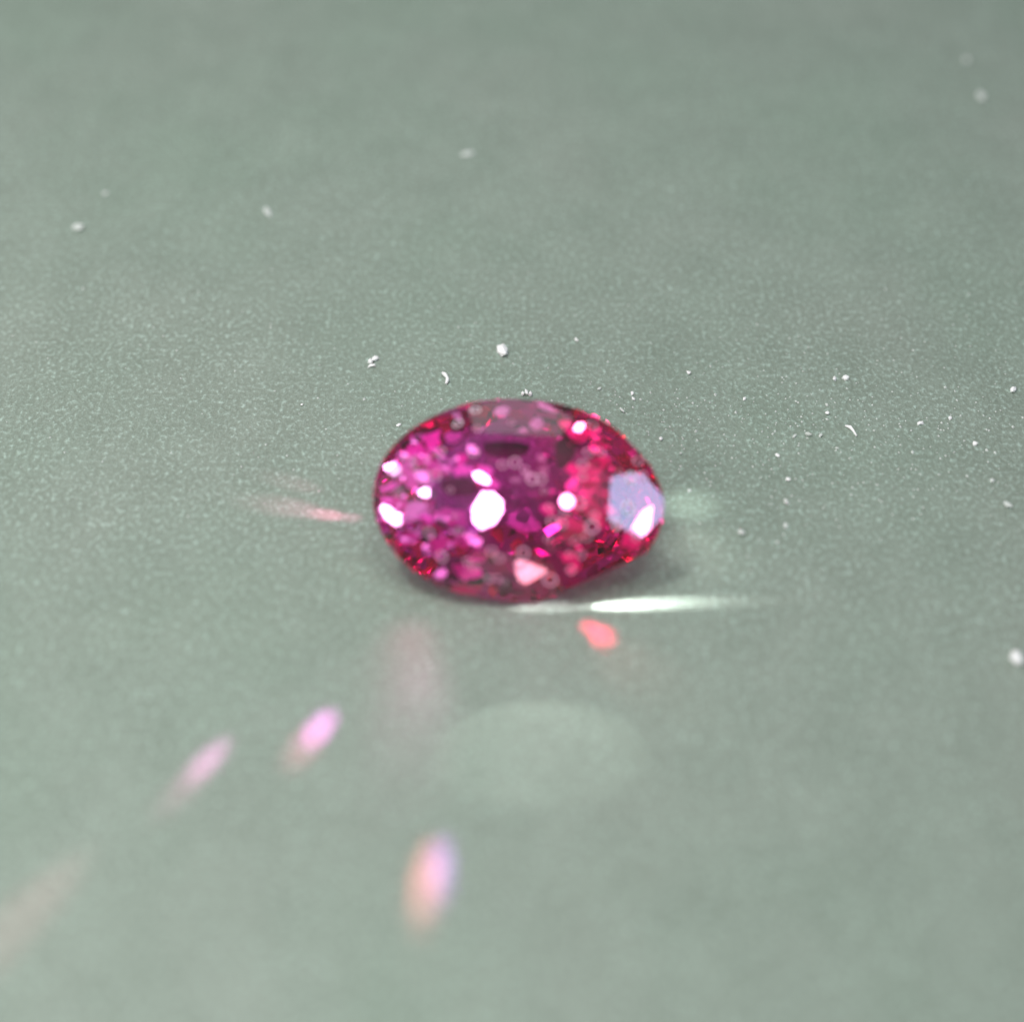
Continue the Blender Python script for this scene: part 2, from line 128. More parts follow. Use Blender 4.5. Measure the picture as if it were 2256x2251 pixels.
    ('mauve',(0.061,0.082,0.995),((0.0015,0.0621,0.0444),(0.0158,0.0620,0.0435),(0.0234,0.0614,0.0431),(0.0362,0.0606,0.0424),(0.0355,0.0497,0.0433),(0.0284,0.0448,0.0442),(0.0222,0.0376,0.0452),(0.0128,0.0429,0.0453),(0.0085,0.0506,0.0449))),
    ('mauve',(-0.100,0.167,0.981),((-0.0089,0.0437,0.0508),(0.0044,0.0438,0.0521),(0.0061,0.0360,0.0536),(0.0054,0.0301,0.0545),(-0.0041,0.0292,0.0537),(-0.0136,0.0284,0.0529),(-0.0201,0.0337,0.0513),(-0.0279,0.0404,0.0494),(-0.0164,0.0423,0.0502))),
    ('mauve',(-0.103,0.166,0.981),((0.0691,0.0712,0.0505),(0.0701,0.0650,0.0516),(0.0701,0.0561,0.0531),(0.0589,0.0502,0.0529),(0.0515,0.0602,0.0505),(0.0435,0.0650,0.0488),(0.0458,0.0727,0.0478),(0.0550,0.0745,0.0484),(0.0646,0.0796,0.0486))),
    ('mauve',(0.059,0.080,0.995),((0.0432,0.0946,0.0409),(0.0401,0.1037,0.0404),(0.0497,0.1083,0.0394),(0.0596,0.1051,0.0391),(0.0613,0.0973,0.0396),(0.0658,0.0908,0.0399),(0.0572,0.0889,0.0406),(0.0516,0.0860,0.0411),(0.0444,0.0882,0.0414))),
    ('mauve',(0.060,0.350,0.935),((-0.0194,0.1505,0.0360),(-0.0086,0.1558,0.0334),(0.0002,0.1660,0.0290),(0.0121,0.1603,0.0303),(0.0183,0.1490,0.0342),(0.0147,0.1517,0.0334),(0.0024,0.1461,0.0363),(-0.0078,0.1506,0.0353),(-0.0206,0.1526,0.0353))),
    ('mauve',(-0.095,0.296,0.951),((-0.1712,0.2082,-0.0131),(-0.1675,0.2105,-0.0134),(-0.1606,0.2113,-0.0130),(-0.1473,0.2030,-0.0091),(-0.1455,0.1937,-0.0060),(-0.1465,0.1889,-0.0046),(-0.1492,0.1830,-0.0030),(-0.1619,0.1917,-0.0070),(-0.1719,0.2019,-0.0112))),
    ('mauve',(-0.101,0.456,0.884),((-0.0514,0.2313,-0.0132),(-0.0355,0.2278,-0.0095),(-0.0322,0.2168,-0.0035),(-0.0384,0.2067,0.0010),(-0.0456,0.1940,0.0067),(-0.0599,0.1980,0.0030),(-0.0707,0.2007,0.0004),(-0.0742,0.2100,-0.0048),(-0.0676,0.2220,-0.0102))),
    ('glowp',(-0.090,0.300,0.950),((-0.2144,0.0865,0.0069),(-0.2071,0.0745,0.0114),(-0.2276,0.0667,0.0119),(-0.2427,0.0748,0.0079),(-0.2665,0.0796,0.0041),(-0.2770,0.0894,0.0001),(-0.2755,0.1181,-0.0089),(-0.2460,0.1237,-0.0078),(-0.2281,0.0988,0.0017))),
    ('glowp',(0.072,0.082,0.994),((-0.2143,0.0739,0.0235),(-0.2062,0.0807,0.0223),(-0.1939,0.0673,0.0226),(-0.1789,0.0574,0.0223),(-0.1725,0.0374,0.0235),(-0.1958,0.0406,0.0249),(-0.2105,0.0348,0.0264),(-0.2211,0.0462,0.0263),(-0.2285,0.0691,0.0249))),
    ('glowp',(-0.167,0.077,0.983),((-0.2641,0.0228,-0.0161),(-0.2828,0.0277,-0.0197),(-0.3003,0.0427,-0.0238),(-0.2843,0.0557,-0.0221),(-0.2756,0.0655,-0.0214),(-0.2554,0.0757,-0.0188),(-0.2437,0.0554,-0.0152),(-0.2408,0.0398,-0.0135),(-0.2376,0.0163,-0.0111))),
    ('glowp',(-0.165,0.080,0.983),((-0.2770,-0.0095,-0.0361),(-0.2564,-0.0192,-0.0319),(-0.2626,-0.0361,-0.0315),(-0.2773,-0.0496,-0.0329),(-0.3023,-0.0481,-0.0372),(-0.2938,0.0075,-0.0403))),
    ('glowp',(-0.168,0.080,0.982),((-0.2100,-0.0414,0.0205),(-0.2066,-0.0491,0.0218),(-0.2173,-0.0613,0.0209),(-0.2339,-0.0663,0.0185),(-0.2383,-0.0617,0.0174),(-0.2530,-0.0510,0.0140),(-0.2383,-0.0326,0.0150),(-0.2156,-0.0203,0.0179),(-0.2045,-0.0170,0.0195))),
    ('glowp',(-0.092,0.172,0.981),((-0.1664,-0.0815,0.0145),(-0.1865,-0.0711,0.0108),(-0.1845,-0.0584,0.0088),(-0.1782,-0.0518,0.0082),(-0.1680,-0.0456,0.0081),(-0.1456,-0.0481,0.0106),(-0.1412,-0.0636,0.0137),(-0.1309,-0.0779,0.0172),(-0.1453,-0.0846,0.0170))),
    ('glowp',(-0.286,-0.098,0.953),((-0.2282,-0.0800,-0.0173),(-0.2270,-0.0889,-0.0179),(-0.2298,-0.0987,-0.0197),(-0.2450,-0.1101,-0.0255),(-0.2688,-0.1134,-0.0329),(-0.2799,-0.1043,-0.0353),(-0.2763,-0.0922,-0.0330),(-0.2662,-0.0782,-0.0285),(-0.2442,-0.0802,-0.0221))),
    ('glowp',(-0.289,-0.097,0.952),((-0.1945,-0.1378,0.0018),(-0.2013,-0.1281,0.0007),(-0.2075,-0.1158,0.0001),(-0.1996,-0.1002,0.0041),(-0.1818,-0.1019,0.0093),(-0.1611,-0.0998,0.0158),(-0.1549,-0.1178,0.0159),(-0.1689,-0.1312,0.0103),(-0.1796,-0.1441,0.0057))),
    ('glowp',(-0.094,0.175,0.980),((-0.1231,-0.1000,0.0273),(-0.1103,-0.1048,0.0294),(-0.0951,-0.1113,0.0320),(-0.0868,-0.1269,0.0356),(-0.1051,-0.1294,0.0343),(-0.1159,-0.1315,0.0336),(-0.1267,-0.1247,0.0314),(-0.1385,-0.1015,0.0261),(-0.1405,-0.1002,0.0257))),
    ('glowp',(0.069,0.080,0.994),((-0.1424,0.1008,0.0162),(-0.1314,0.1024,0.0153),(-0.1308,0.0933,0.0160),(-0.1327,0.0838,0.0169),(-0.1428,0.0766,0.0182),(-0.1533,0.0732,0.0192),(-0.1596,0.0779,0.0193),(-0.1644,0.0862,0.0189),(-0.1583,0.1021,0.0172))),
    ('glowp',(-0.092,0.298,0.950),((-0.1949,0.1341,-0.0264),(-0.1847,0.1141,-0.0191),(-0.2010,0.1032,-0.0173),(-0.2208,0.1019,-0.0188),(-0.2291,0.1217,-0.0258),(-0.2433,0.1404,-0.0331),(-0.2112,0.1505,-0.0331),(-0.1895,0.1591,-0.0337))),
    ('glowp',(0.064,-0.226,0.972),((-0.0859,-0.1540,-0.0208),(-0.0759,-0.1741,-0.0261),(-0.0962,-0.1833,-0.0269),(-0.1122,-0.1858,-0.0264),(-0.1232,-0.1918,-0.0271),(-0.1349,-0.1771,-0.0229),(-0.1446,-0.1597,-0.0182),(-0.1208,-0.1533,-0.0183),(-0.1133,-0.1524,-0.0186))),
    ('glowp',(0.063,-0.228,0.972),((-0.0954,-0.1359,0.0214),(-0.0927,-0.1358,0.0212),(-0.0781,-0.1430,0.0186),(-0.0669,-0.1302,0.0209),(-0.0728,-0.1416,0.0186),(-0.0780,-0.1527,0.0163),(-0.0916,-0.1531,0.0171),(-0.1105,-0.1582,0.0171),(-0.1126,-0.1498,0.0192))),
    ('glowr',(0.055,0.081,0.995),((0.1626,0.0728,0.0102),(0.1665,0.0617,0.0109),(0.1526,0.0548,0.0122),(0.1266,0.0619,0.0131),(0.1067,0.0760,0.0130),(0.1137,0.0867,0.0118),(0.1203,0.0954,0.0107),(0.1411,0.0887,0.0101),(0.1689,0.0864,0.0088))),
    ('glowr',(0.203,0.279,0.939),((0.1707,0.0870,0.0157),(0.1663,0.0988,0.0132),(0.1536,0.1010,0.0152),(0.1789,0.0999,0.0101),(0.2035,0.1104,0.0017),(0.2105,0.0927,0.0054),(0.2069,0.0772,0.0109),(0.1931,0.0651,0.0174),(0.1871,0.0853,0.0127))),
    ('glowr',(0.053,0.083,0.995),((0.2148,0.0599,0.0197),(0.1983,0.0431,0.0220),(0.1912,0.0238,0.0240),(0.1699,0.0170,0.0257),(0.1550,0.0171,0.0264),(0.1679,0.0352,0.0243),(0.1712,0.0479,0.0230),(0.1888,0.0569,0.0214),(0.2023,0.0587,0.0205))),
    ('glowr',(0.054,0.085,0.995),((0.1639,-0.0256,0.0264),(0.1448,-0.0402,0.0286),(0.1330,-0.0276,0.0282),(0.1115,-0.0200,0.0287),(0.1252,-0.0017,0.0264),(0.1476,0.0123,0.0240),(0.1730,0.0111,0.0227),(0.1921,0.0018,0.0225),(0.1925,-0.0174,0.0241))),
    ('glowr',(0.052,0.086,0.995),((0.2125,-0.0380,0.0264),(0.2138,-0.0406,0.0265),(0.2066,-0.0579,0.0284),(0.1907,-0.0559,0.0290),(0.1737,-0.0456,0.0290),(0.1589,-0.0266,0.0282),(0.1767,-0.0176,0.0265),(0.1935,-0.0103,0.0249),(0.2098,-0.0263,0.0255))),
    ('glowr',(0.055,0.088,0.995),((0.1656,-0.0623,0.0049),(0.1670,-0.0701,0.0055),(0.1617,-0.0824,0.0069),(0.1421,-0.0946,0.0091),(0.1181,-0.0992,0.0108),(0.1064,-0.0887,0.0105),(0.1265,-0.0706,0.0078),(0.1418,-0.0574,0.0058),(0.1611,-0.0534,0.0044))),
    ('glowr',(0.064,0.393,0.918),((0.1561,0.1546,-0.0125),(0.1376,0.1480,-0.0084),(0.1293,0.1618,-0.0137),(0.1259,0.1779,-0.0204),(0.1377,0.1954,-0.0287),(0.1732,0.1660,-0.0186))),
    ('glowr',(0.202,0.277,0.939),((0.2008,0.1272,-0.0279),(0.1886,0.1295,-0.0260),(0.1797,0.1328,-0.0251),(0.1835,0.1465,-0.0299))),
    ('glowr',(0.200,0.279,0.939),((0.2519,0.0981,-0.0204),(0.2400,0.1051,-0.0200),(0.2281,0.1114,-0.0193))),
    ('glowr',(0.054,0.349,0.935),((0.0926,0.1746,-0.0053),(0.0905,0.1874,-0.0099),(0.1053,0.1912,-0.0122),(0.1181,0.1951,-0.0144),(0.1196,0.1942,-0.0142),(0.1177,0.1847,-0.0105),(0.1230,0.1732,-0.0065),(0.1060,0.1686,-0.0038),(0.1034,0.1660,-0.0027))),
    ('plum',(0.064,0.079,0.995),((0.0198,0.1215,-0.0036),(0.0103,0.1089,-0.0020),(-0.0163,0.0996,0.0004),(-0.0533,0.0984,0.0029),(-0.0894,0.1050,0.0047),(-0.0954,0.1203,0.0038),(-0.0899,0.1358,0.0023),(-0.0524,0.1416,-0.0006),(-0.0161,0.1431,-0.0031),(0.0216,0.1372,-0.0050))),
    ('plum',(-0.073,-0.212,0.975),((-0.0993,0.0133,0.0037),(-0.1108,0.0008,0.0001),(-0.1374,-0.0032,-0.0027),(-0.1665,-0.0048,-0.0052),(-0.1845,0.0070,-0.0040),(-0.1941,0.0190,-0.0021),(-0.1935,0.0337,0.0011),(-0.1657,0.0412,0.0048),(-0.1305,0.0409,0.0074),(-0.1047,0.0285,0.0066))),
    ('plum',(-0.215,-0.401,0.891),((-0.1602,-0.0974,-0.0153),(-0.1507,-0.0907,-0.0100),(-0.1638,-0.0981,-0.0165),(-0.1828,-0.1031,-0.0233),(-0.1964,-0.0920,-0.0216),(-0.2035,-0.0797,-0.0178),(-0.1981,-0.0669,-0.0107),(-0.1817,-0.0619,-0.0045),(-0.1783,-0.0757,-0.0099),(-0.1675,-0.0867,-0.0122))),
    ('plum',(-0.082,-0.460,0.884),((0.0327,-0.1855,-0.0364),(-0.0507,-0.1763,-0.0393),(-0.0317,-0.1650,-0.0317),(0.0019,-0.1672,-0.0297),(0.0275,-0.1740,-0.0308))),
    ('plum',(-0.217,-0.398,0.892),((-0.1064,-0.1511,-0.0364),(-0.1120,-0.1625,-0.0428),(-0.1343,-0.1649,-0.0493),(-0.1784,-0.1511,-0.0539),(-0.1831,-0.1377,-0.0490),(-0.1683,-0.1299,-0.0419),(-0.1524,-0.1213,-0.0342),(-0.1293,-0.1304,-0.0327),(-0.1089,-0.1387,-0.0314))),
    ('plum',(0.056,0.079,0.995),((0.1373,0.1197,0.0120),(0.1233,0.0944,0.0148),(0.1091,0.0763,0.0170),(0.0929,0.0771,0.0178),(0.0860,0.1012,0.0163),(0.0838,0.1277,0.0144),(0.0913,0.1566,0.0117),(0.0965,0.1529,0.0117),(0.1147,0.1629,0.0098),(0.1270,0.1423,0.0108))),
    ('plum',(-0.286,-0.217,0.933),((-0.2602,0.0163,-0.0326),(-0.2667,0.0068,-0.0368),(-0.2753,-0.0007,-0.0412),(-0.2888,0.0017,-0.0448),(-0.3016,0.0183,-0.0448),(-0.3005,0.0274,-0.0424),(-0.2910,0.0312,-0.0386),(-0.2796,0.0335,-0.0345),(-0.2679,0.0272,-0.0324))),
    ('plum',(-0.082,-0.205,0.975),((0.0707,-0.1214,0.0066),(0.0680,-0.1360,0.0033),(0.0461,-0.1248,0.0038),(0.0261,-0.1325,0.0005),(0.0085,-0.1310,-0.0007),(-0.0011,-0.1233,0.0001),(-0.0040,-0.1354,-0.0026),(0.0117,-0.1215,0.0016),(0.0360,-0.1115,0.0057),(0.0553,-0.1150,0.0066))),
    ('plum',(-0.091,0.299,0.950),((-0.1836,0.1314,-0.0554),(-0.1871,0.1201,-0.0522),(-0.2037,0.1107,-0.0508),(-0.2272,0.1061,-0.0516))),
    ('pink2',(-0.304,-0.127,0.944),((-0.2122,-0.1056,0.0456),(-0.2091,-0.1035,0.0469),(-0.2028,-0.1063,0.0485),(-0.1986,-0.1105,0.0493),(-0.2007,-0.1131,0.0483),(-0.2027,-0.1143,0.0475),(-0.2062,-0.1145,0.0463),(-0.2123,-0.1127,0.0446),(-0.2112,-0.1090,0.0454))),
    ('pink2',(-0.358,0.106,0.928),((-0.2884,0.0437,0.0117),(-0.2823,0.0419,0.0143),(-0.2774,0.0426,0.0161),(-0.2746,0.0389,0.0176),(-0.2775,0.0358,0.0169),(-0.2791,0.0319,0.0167),(-0.2852,0.0302,0.0145),(-0.2894,0.0345,0.0124),(-0.2886,0.0389,0.0122))),
    ('red2',(-0.104,0.168,0.980),((0.0904,0.0114,0.0699),(0.0880,0.0068,0.0704),(0.0839,0.0042,0.0704),(0.0787,0.0037,0.0700),(0.0754,0.0068,0.0691),(0.0765,0.0102,0.0686),(0.0766,0.0137,0.0680),(0.0809,0.0144,0.0684),(0.0869,0.0157,0.0688))),
    ('pink2',(-0.301,-0.128,0.945),((-0.2849,-0.0882,0.0170),(-0.2845,-0.0850,0.0175),(-0.2798,-0.0844,0.0191),(-0.2757,-0.0825,0.0206),(-0.2730,-0.0836,0.0214),(-0.2746,-0.0872,0.0204),(-0.2790,-0.0901,0.0186),(-0.2828,-0.0910,0.0172),(-0.2864,-0.0912,0.0161))),
    ('pink2',(-0.302,-0.128,0.945),((-0.2574,-0.0787,0.0375),(-0.2606,-0.0794,0.0364),(-0.2639,-0.0792,0.0353),(-0.2647,-0.0762,0.0355),(-0.2589,-0.0737,0.0377),(-0.2559,-0.0724,0.0388),(-0.2480,-0.0747,0.0410),(-0.2533,-0.0742,0.0394),(-0.2541,-0.0766,0.0388))),
    ('pink2',(-0.103,-0.151,0.983),((-0.2669,-0.1185,0.0131),(-0.2747,-0.1188,0.0123),(-0.2785,-0.1160,0.0123),(-0.2822,-0.1128,0.0124),(-0.2777,-0.1083,0.0136),(-0.2725,-0.1062,0.0145),(-0.2679,-0.1065,0.0149),(-0.2641,-0.1083,0.0150),(-0.2606,-0.1129,0.0147))),
    ('pink2',(-0.287,0.328,0.900),((-0.2456,0.0844,0.0475),(-0.2489,0.0895,0.0446),(-0.2465,0.0911,0.0447),(-0.2426,0.0905,0.0462),(-0.2383,0.0872,0.0488),(-0.2339,0.0831,0.0517),(-0.2312,0.0780,0.0544),(-0.2373,0.0805,0.0515),(-0.2406,0.0800,0.0507))),
    ('pink',(-0.346,0.162,0.924),((-0.2211,0.0361,0.0683),(-0.2234,0.0399,0.0668),(-0.2268,0.0446,0.0647),(-0.2211,0.0440,0.0670),(-0.2202,0.0421,0.0676),(-0.2165,0.0397,0.0694),(-0.2145,0.0367,0.0707),(-0.2137,0.0329,0.0716),(-0.2194,0.0346,0.0692))),
    ('pink2',(-0.104,-0.152,0.983),((-0.2360,-0.0936,0.0236),(-0.2358,-0.0973,0.0231),(-0.2400,-0.0969,0.0227),(-0.2439,-0.0983,0.0221),(-0.2433,-0.0949,0.0227),(-0.2439,-0.0923,0.0230),(-0.2414,-0.0881,0.0239),(-0.2374,-0.0896,0.0241),(-0.2325,-0.0893,0.0247))),
    ('pink2',(-0.341,0.167,0.925),((-0.3119,-0.0496,0.0105),(-0.3086,-0.0471,0.0112),(-0.3037,-0.0464,0.0130),(-0.3037,-0.0491,0.0134),(-0.3070,-0.0514,0.0126),(-0.3091,-0.0538,0.0123),(-0.3140,-0.0553,0.0108),(-0.3144,-0.0529,0.0102),(-0.3152,-0.0513,0.0096))),
    ('red2',(-0.107,0.168,0.980),((0.1233,0.0084,0.0638),(0.1251,0.0117,0.0634),(0.1256,0.0169,0.0625),(0.1317,0.0164,0.0633),(0.1341,0.0128,0.0642),(0.1360,0.0102,0.0648),(0.1358,0.0061,0.0655),(0.1309,0.0040,0.0653),(0.1274,0.0070,0.0644))),
    ('pink2',(-0.168,0.076,0.983),((-0.2361,0.0443,0.0357),(-0.2410,0.0426,0.0350),(-0.2429,0.0438,0.0346),(-0.2429,0.0455,0.0345),(-0.2416,0.0476,0.0345),(-0.2387,0.0497,0.0349),(-0.2364,0.0496,0.0353),(-0.2326,0.0504,0.0359),(-0.2344,0.0477,0.0358))),
    ('pink2',(0.071,0.082,0.994),((-0.1798,0.0530,0.0482),(-0.1762,0.0526,0.0479),(-0.1730,0.0521,0.0477),(-0.1710,0.0502,0.0478),(-0.1699,0.0478,0.0479),(-0.1732,0.0474,0.0481),(-0.1763,0.0466,0.0484),(-0.1795,0.0486,0.0485),(-0.1801,0.0509,0.0483))),
    ('pink',(-0.168,0.078,0.983),((-0.2237,0.0035,0.0413),(-0.2212,0.0019,0.0418),(-0.2228,-0.0006,0.0417),(-0.2269,-0.0013,0.0411),(-0.2318,-0.0013,0.0403),(-0.2334,0.0015,0.0398),(-0.2324,0.0042,0.0397),(-0.2286,0.0054,0.0403),(-0.2248,0.0056,0.0409))),
    ('pink2',(-0.302,-0.127,0.945),((-0.2560,-0.0923,0.0243),(-0.2600,-0.0923,0.0231),(-0.2625,-0.0895,0.0227),(-0.2607,-0.0870,0.0235),(-0.2586,-0.0859,0.0244),(-0.2563,-0.0858,0.0251),(-0.2543,-0.0868,0.0256),(-0.2514,-0.0888,0.0263),(-0.2538,-0.0906,0.0253))),
    ('red2',(0.025,0.331,0.943),((0.1865,0.1672,0.0219),(0.1911,0.1636,0.0230),(0.1894,0.1560,0.0258),(0.1822,0.1512,0.0276),(0.1754,0.1476,0.0291),(0.1700,0.1499,0.0284),(0.1720,0.1566,0.0260),(0.1734,0.1630,0.0237),(0.1802,0.1666,0.0223))),
    ('pink2',(-0.303,-0.127,0.945),((-0.2285,-0.1079,0.0416),(-0.2336,-0.1099,0.0397),(-0.2370,-0.1107,0.0385),(-0.2409,-0.1110,0.0372),(-0.2408,-0.1084,0.0376),(-0.2416,-0.1054,0.0377),(-0.2366,-0.1047,0.0394),(-0.2335,-0.1044,0.0405),(-0.2302,-0.1051,0.0414))),
    ('red',(0.051,0.084,0.995),((0.2089,0.0153,0.0728),(0.2129,0.0162,0.0725),(0.2176,0.0170,0.0722),(0.2196,0.0149,0.0722),(0.2202,0.0132,0.0724),(0.2193,0.0109,0.0726),(0.2144,0.0102,0.0729),(0.2091,0.0109,0.0731),(0.2104,0.0134,0.0728))),
    ('pink',(-0.284,-0.099,0.954),((-0.2983,-0.1059,0.0192),(-0.2929,-0.1034,0.0211),(-0.2897,-0.0996,0.0224),(-0.2851,-0.1022,0.0235),(-0.2813,-0.1057,0.0243),(-0.2834,-0.1100,0.0232),(-0.2867,-0.1127,0.0220),(-0.2917,-0.1146,0.0203),(-0.2954,-0.1106,0.0196))),
    ('pink2',(-0.342,0.166,0.925),((-0.2910,-0.0331,0.0115),(-0.2944,-0.0305,0.0098),(-0.2900,-0.0273,0.0108),(-0.2868,-0.0245,0.0115),(-0.2813,-0.0234,0.0133),(-0.2802,-0.0272,0.0144),(-0.2812,-0.0302,0.0146),(-0.2839,-0.0322,0.0140),(-0.2883,-0.0371,0.0132))),
    ('pink2',(-0.088,0.300,0.950),((-0.2887,0.0859,0.0212),(-0.2845,0.0899,0.0203),(-0.2791,0.0875,0.0216),(-0.2726,0.0881,0.0220),(-0.2715,0.0822,0.0240),(-0.2729,0.0859,0.0227),(-0.2768,0.0816,0.0237),(-0.2817,0.0845,0.0223),(-0.2856,0.0871,0.0211))),
    ('red',(0.038,-0.143,0.989),((0.1956,-0.0596,0.0456),(0.1981,-0.0600,0.0454),(0.2024,-0.0594,0.0453),(0.2022,-0.0631,0.0448),(0.2016,-0.0655,0.0445),(0.1997,-0.0675,0.0443),(0.1959,-0.0670,0.0445),(0.1926,-0.0642,0.0450),(0.1935,-0.0610,0.0454))),
    ('pink2',(-0.105,-0.150,0.983),((-0.2160,-0.1217,0.0259),(-0.2098,-0.1260,0.0259),(-0.2096,-0.1317,0.0251),(-0.2093,-0.1366,0.0243),(-0.2138,-0.1400,0.0233),(-0.2211,-0.1418,0.0223),(-0.2266,-0.1363,0.0225),(-0.2266,-0.1296,0.0235),(-0.2234,-0.1238,0.0248))),
    ('pink2',(-0.285,0.328,0.901),((-0.2833,0.0843,0.0121),(-0.2869,0.0877,0.0098),(-0.2909,0.0925,0.0068),(-0.2884,0.0951,0.0066),(-0.2840,0.0939,0.0084),(-0.2797,0.0925,0.0103),(-0.2746,0.0879,0.0136),(-0.2747,0.0831,0.0153),(-0.2788,0.0824,0.0143))),
    ('red2',(-0.104,0.171,0.980),((0.0768,-0.0429,0.0525),(0.0804,-0.0427,0.0529),(0.0825,-0.0449,0.0535),(0.0843,-0.0483,0.0543),(0.0807,-0.0511,0.0544),(0.0761,-0.0527,0.0542),(0.0710,-0.0515,0.0534),(0.0697,-0.0472,0.0525),(0.0719,-0.0432,0.0521))),
    ('pink2',(-0.288,0.022,0.957),((-0.2281,-0.0530,0.0518),(-0.2220,-0.0537,0.0537),(-0.2179,-0.0557,0.0550),(-0.2121,-0.0581,0.0568),(-0.2130,-0.0618,0.0566),(-0.2186,-0.0626,0.0549),(-0.2231,-0.0608,0.0535),(-0.2256,-0.0590,0.0527),(-0.2270,-0.0569,0.0523))),
    ('red2',(-0.143,0.113,0.983),((0.1553,-0.0082,0.0724),(0.1515,-0.0076,0.0717),(0.1446,-0.0078,0.0708),(0.1451,-0.0036,0.0703),(0.1511,-0.0016,0.0710),(0.1559,0.0010,0.0714),(0.1586,-0.0018,0.0721),(0.1602,-0.0038,0.0726),(0.1602,-0.0069,0.0729))),
    ('red',(0.027,0.331,0.943),((0.1443,0.1531,0.0365),(0.1382,0.1492,0.0380),(0.1329,0.1491,0.0383),(0.1282,0.1499,0.0381),(0.1309,0.1545,0.0364),(0.1343,0.1592,0.0347),(0.1414,0.1626,0.0333),(0.1487,0.1633,0.0328),(0.1446,0.1570,0.0351))),
    ('pink2',(-0.286,0.327,0.901),((-0.2701,0.1319,0.0075),(-0.2673,0.1343,0.0075),(-0.2597,0.1323,0.0106),(-0.2546,0.1273,0.0141),(-0.2536,0.1228,0.0160),(-0.2602,0.1232,0.0138),(-0.2655,0.1235,0.0120),(-0.2710,0.1268,0.0090),(-0.2743,0.1309,0.0065))),
    ('pink',(-0.304,-0.128,0.944),((-0.2172,-0.0749,0.0476),(-0.2122,-0.0734,0.0494),(-0.2086,-0.0741,0.0505),(-0.2033,-0.0779,0.0517),(-0.2050,-0.0837,0.0503),(-0.2116,-0.0831,0.0483),(-0.2172,-0.0842,0.0463),(-0.2183,-0.0787,0.0467),(-0.2180,-0.0753,0.0473))),
    ('red',(-0.142,0.118,0.983),((0.1328,-0.1097,0.0664),(0.1393,-0.1090,0.0673),(0.1408,-0.1076,0.0673),(0.1426,-0.1114,0.0680),(0.1361,-0.1137,0.0674),(0.1311,-0.1151,0.0668),(0.1303,-0.1173,0.0670),(0.1288,-0.1155,0.0665),(0.1266,-0.1122,0.0658))),
    ('pink2',(-0.166,0.079,0.983),((-0.2831,-0.0169,0.0321),(-0.2838,-0.0126,0.0316),(-0.2828,-0.0086,0.0315),(-0.2781,-0.0086,0.0323),(-0.2746,-0.0088,0.0329),(-0.2730,-0.0115,0.0334),(-0.2716,-0.0146,0.0338),(-0.2750,-0.0159,0.0334),(-0.2784,-0.0192,0.0331))),
    ('red',(-0.143,0.113,0.983),((0.1743,-0.0128,0.0572),(0.1714,-0.0178,0.0574),(0.1701,-0.0205,0.0575),(0.1673,-0.0248,0.0576),(0.1628,-0.0230,0.0567),(0.1589,-0.0205,0.0559),(0.1626,-0.0167,0.0560),(0.1649,-0.0145,0.0560),(0.1687,-0.0120,0.0563))),
    ('pink',(0.070,0.082,0.994),((-0.1549,0.0373,0.0589),(-0.1590,0.0423,0.0587),(-0.1622,0.0480,0.0585),(-0.1586,0.0527,0.0578),(-0.1523,0.0521,0.0575),(-0.1469,0.0504,0.0572),(-0.1417,0.0456,0.0572),(-0.1475,0.0424,0.0579),(-0.1482,0.0363,0.0585))),
    ('pink2',(-0.127,0.109,0.986),((-0.1540,0.0884,0.0684),(-0.1528,0.0835,0.0691),(-0.1503,0.0797,0.0698),(-0.1526,0.0756,0.0700),(-0.1577,0.0743,0.0695),(-0.1626,0.0770,0.0685),(-0.1634,0.0818,0.0679),(-0.1608,0.0846,0.0679),(-0.1584,0.0864,0.0680))),
    ('red2',(0.204,0.277,0.939),((0.1769,0.1676,0.0174),(0.1744,0.1649,0.0188),(0.1706,0.1666,0.0191),(0.1646,0.1671,0.0203),(0.1658,0.1714,0.0187),(0.1683,0.1747,0.0172),(0.1732,0.1759,0.0158),(0.1783,0.1743,0.0151),(0.1779,0.1702,0.0164))),
    ('pink2',(-0.343,0.167,0.924),((-0.2542,-0.0621,0.0272),(-0.2549,-0.0596,0.0264),(-0.2560,-0.0578,0.0257),(-0.2533,-0.0557,0.0264),(-0.2481,-0.0553,0.0282),(-0.2439,-0.0559,0.0299),(-0.2428,-0.0578,0.0306),(-0.2436,-0.0601,0.0307),(-0.2485,-0.0616,0.0292))),
    ('pink2',(-0.360,0.104,0.927),((-0.2542,0.0693,0.0295),(-0.2586,0.0657,0.0282),(-0.2636,0.0658,0.0262),(-0.2676,0.0676,0.0244),(-0.2751,0.0712,0.0211),(-0.2673,0.0753,0.0237),(-0.2642,0.0828,0.0240),(-0.2583,0.0777,0.0269),(-0.2525,0.0752,0.0295))),
    ('pink2',(-0.107,-0.151,0.983),((-0.1804,-0.1035,0.0521),(-0.1774,-0.1042,0.0523),(-0.1742,-0.1047,0.0526),(-0.1748,-0.1078,0.0521),(-0.1743,-0.1123,0.0514),(-0.1792,-0.1139,0.0506),(-0.1840,-0.1136,0.0502),(-0.1851,-0.1096,0.0507),(-0.1823,-0.1063,0.0515))),
    ('pink',(-0.343,0.161,0.925),((-0.2924,0.0708,0.0327),(-0.2871,0.0714,0.0346),(-0.2823,0.0736,0.0360),(-0.2808,0.0697,0.0372),(-0.2766,0.0666,0.0393),(-0.2814,0.0639,0.0380),(-0.2859,0.0632,0.0364),(-0.2905,0.0638,0.0346),(-0.2949,0.0667,0.0325))),
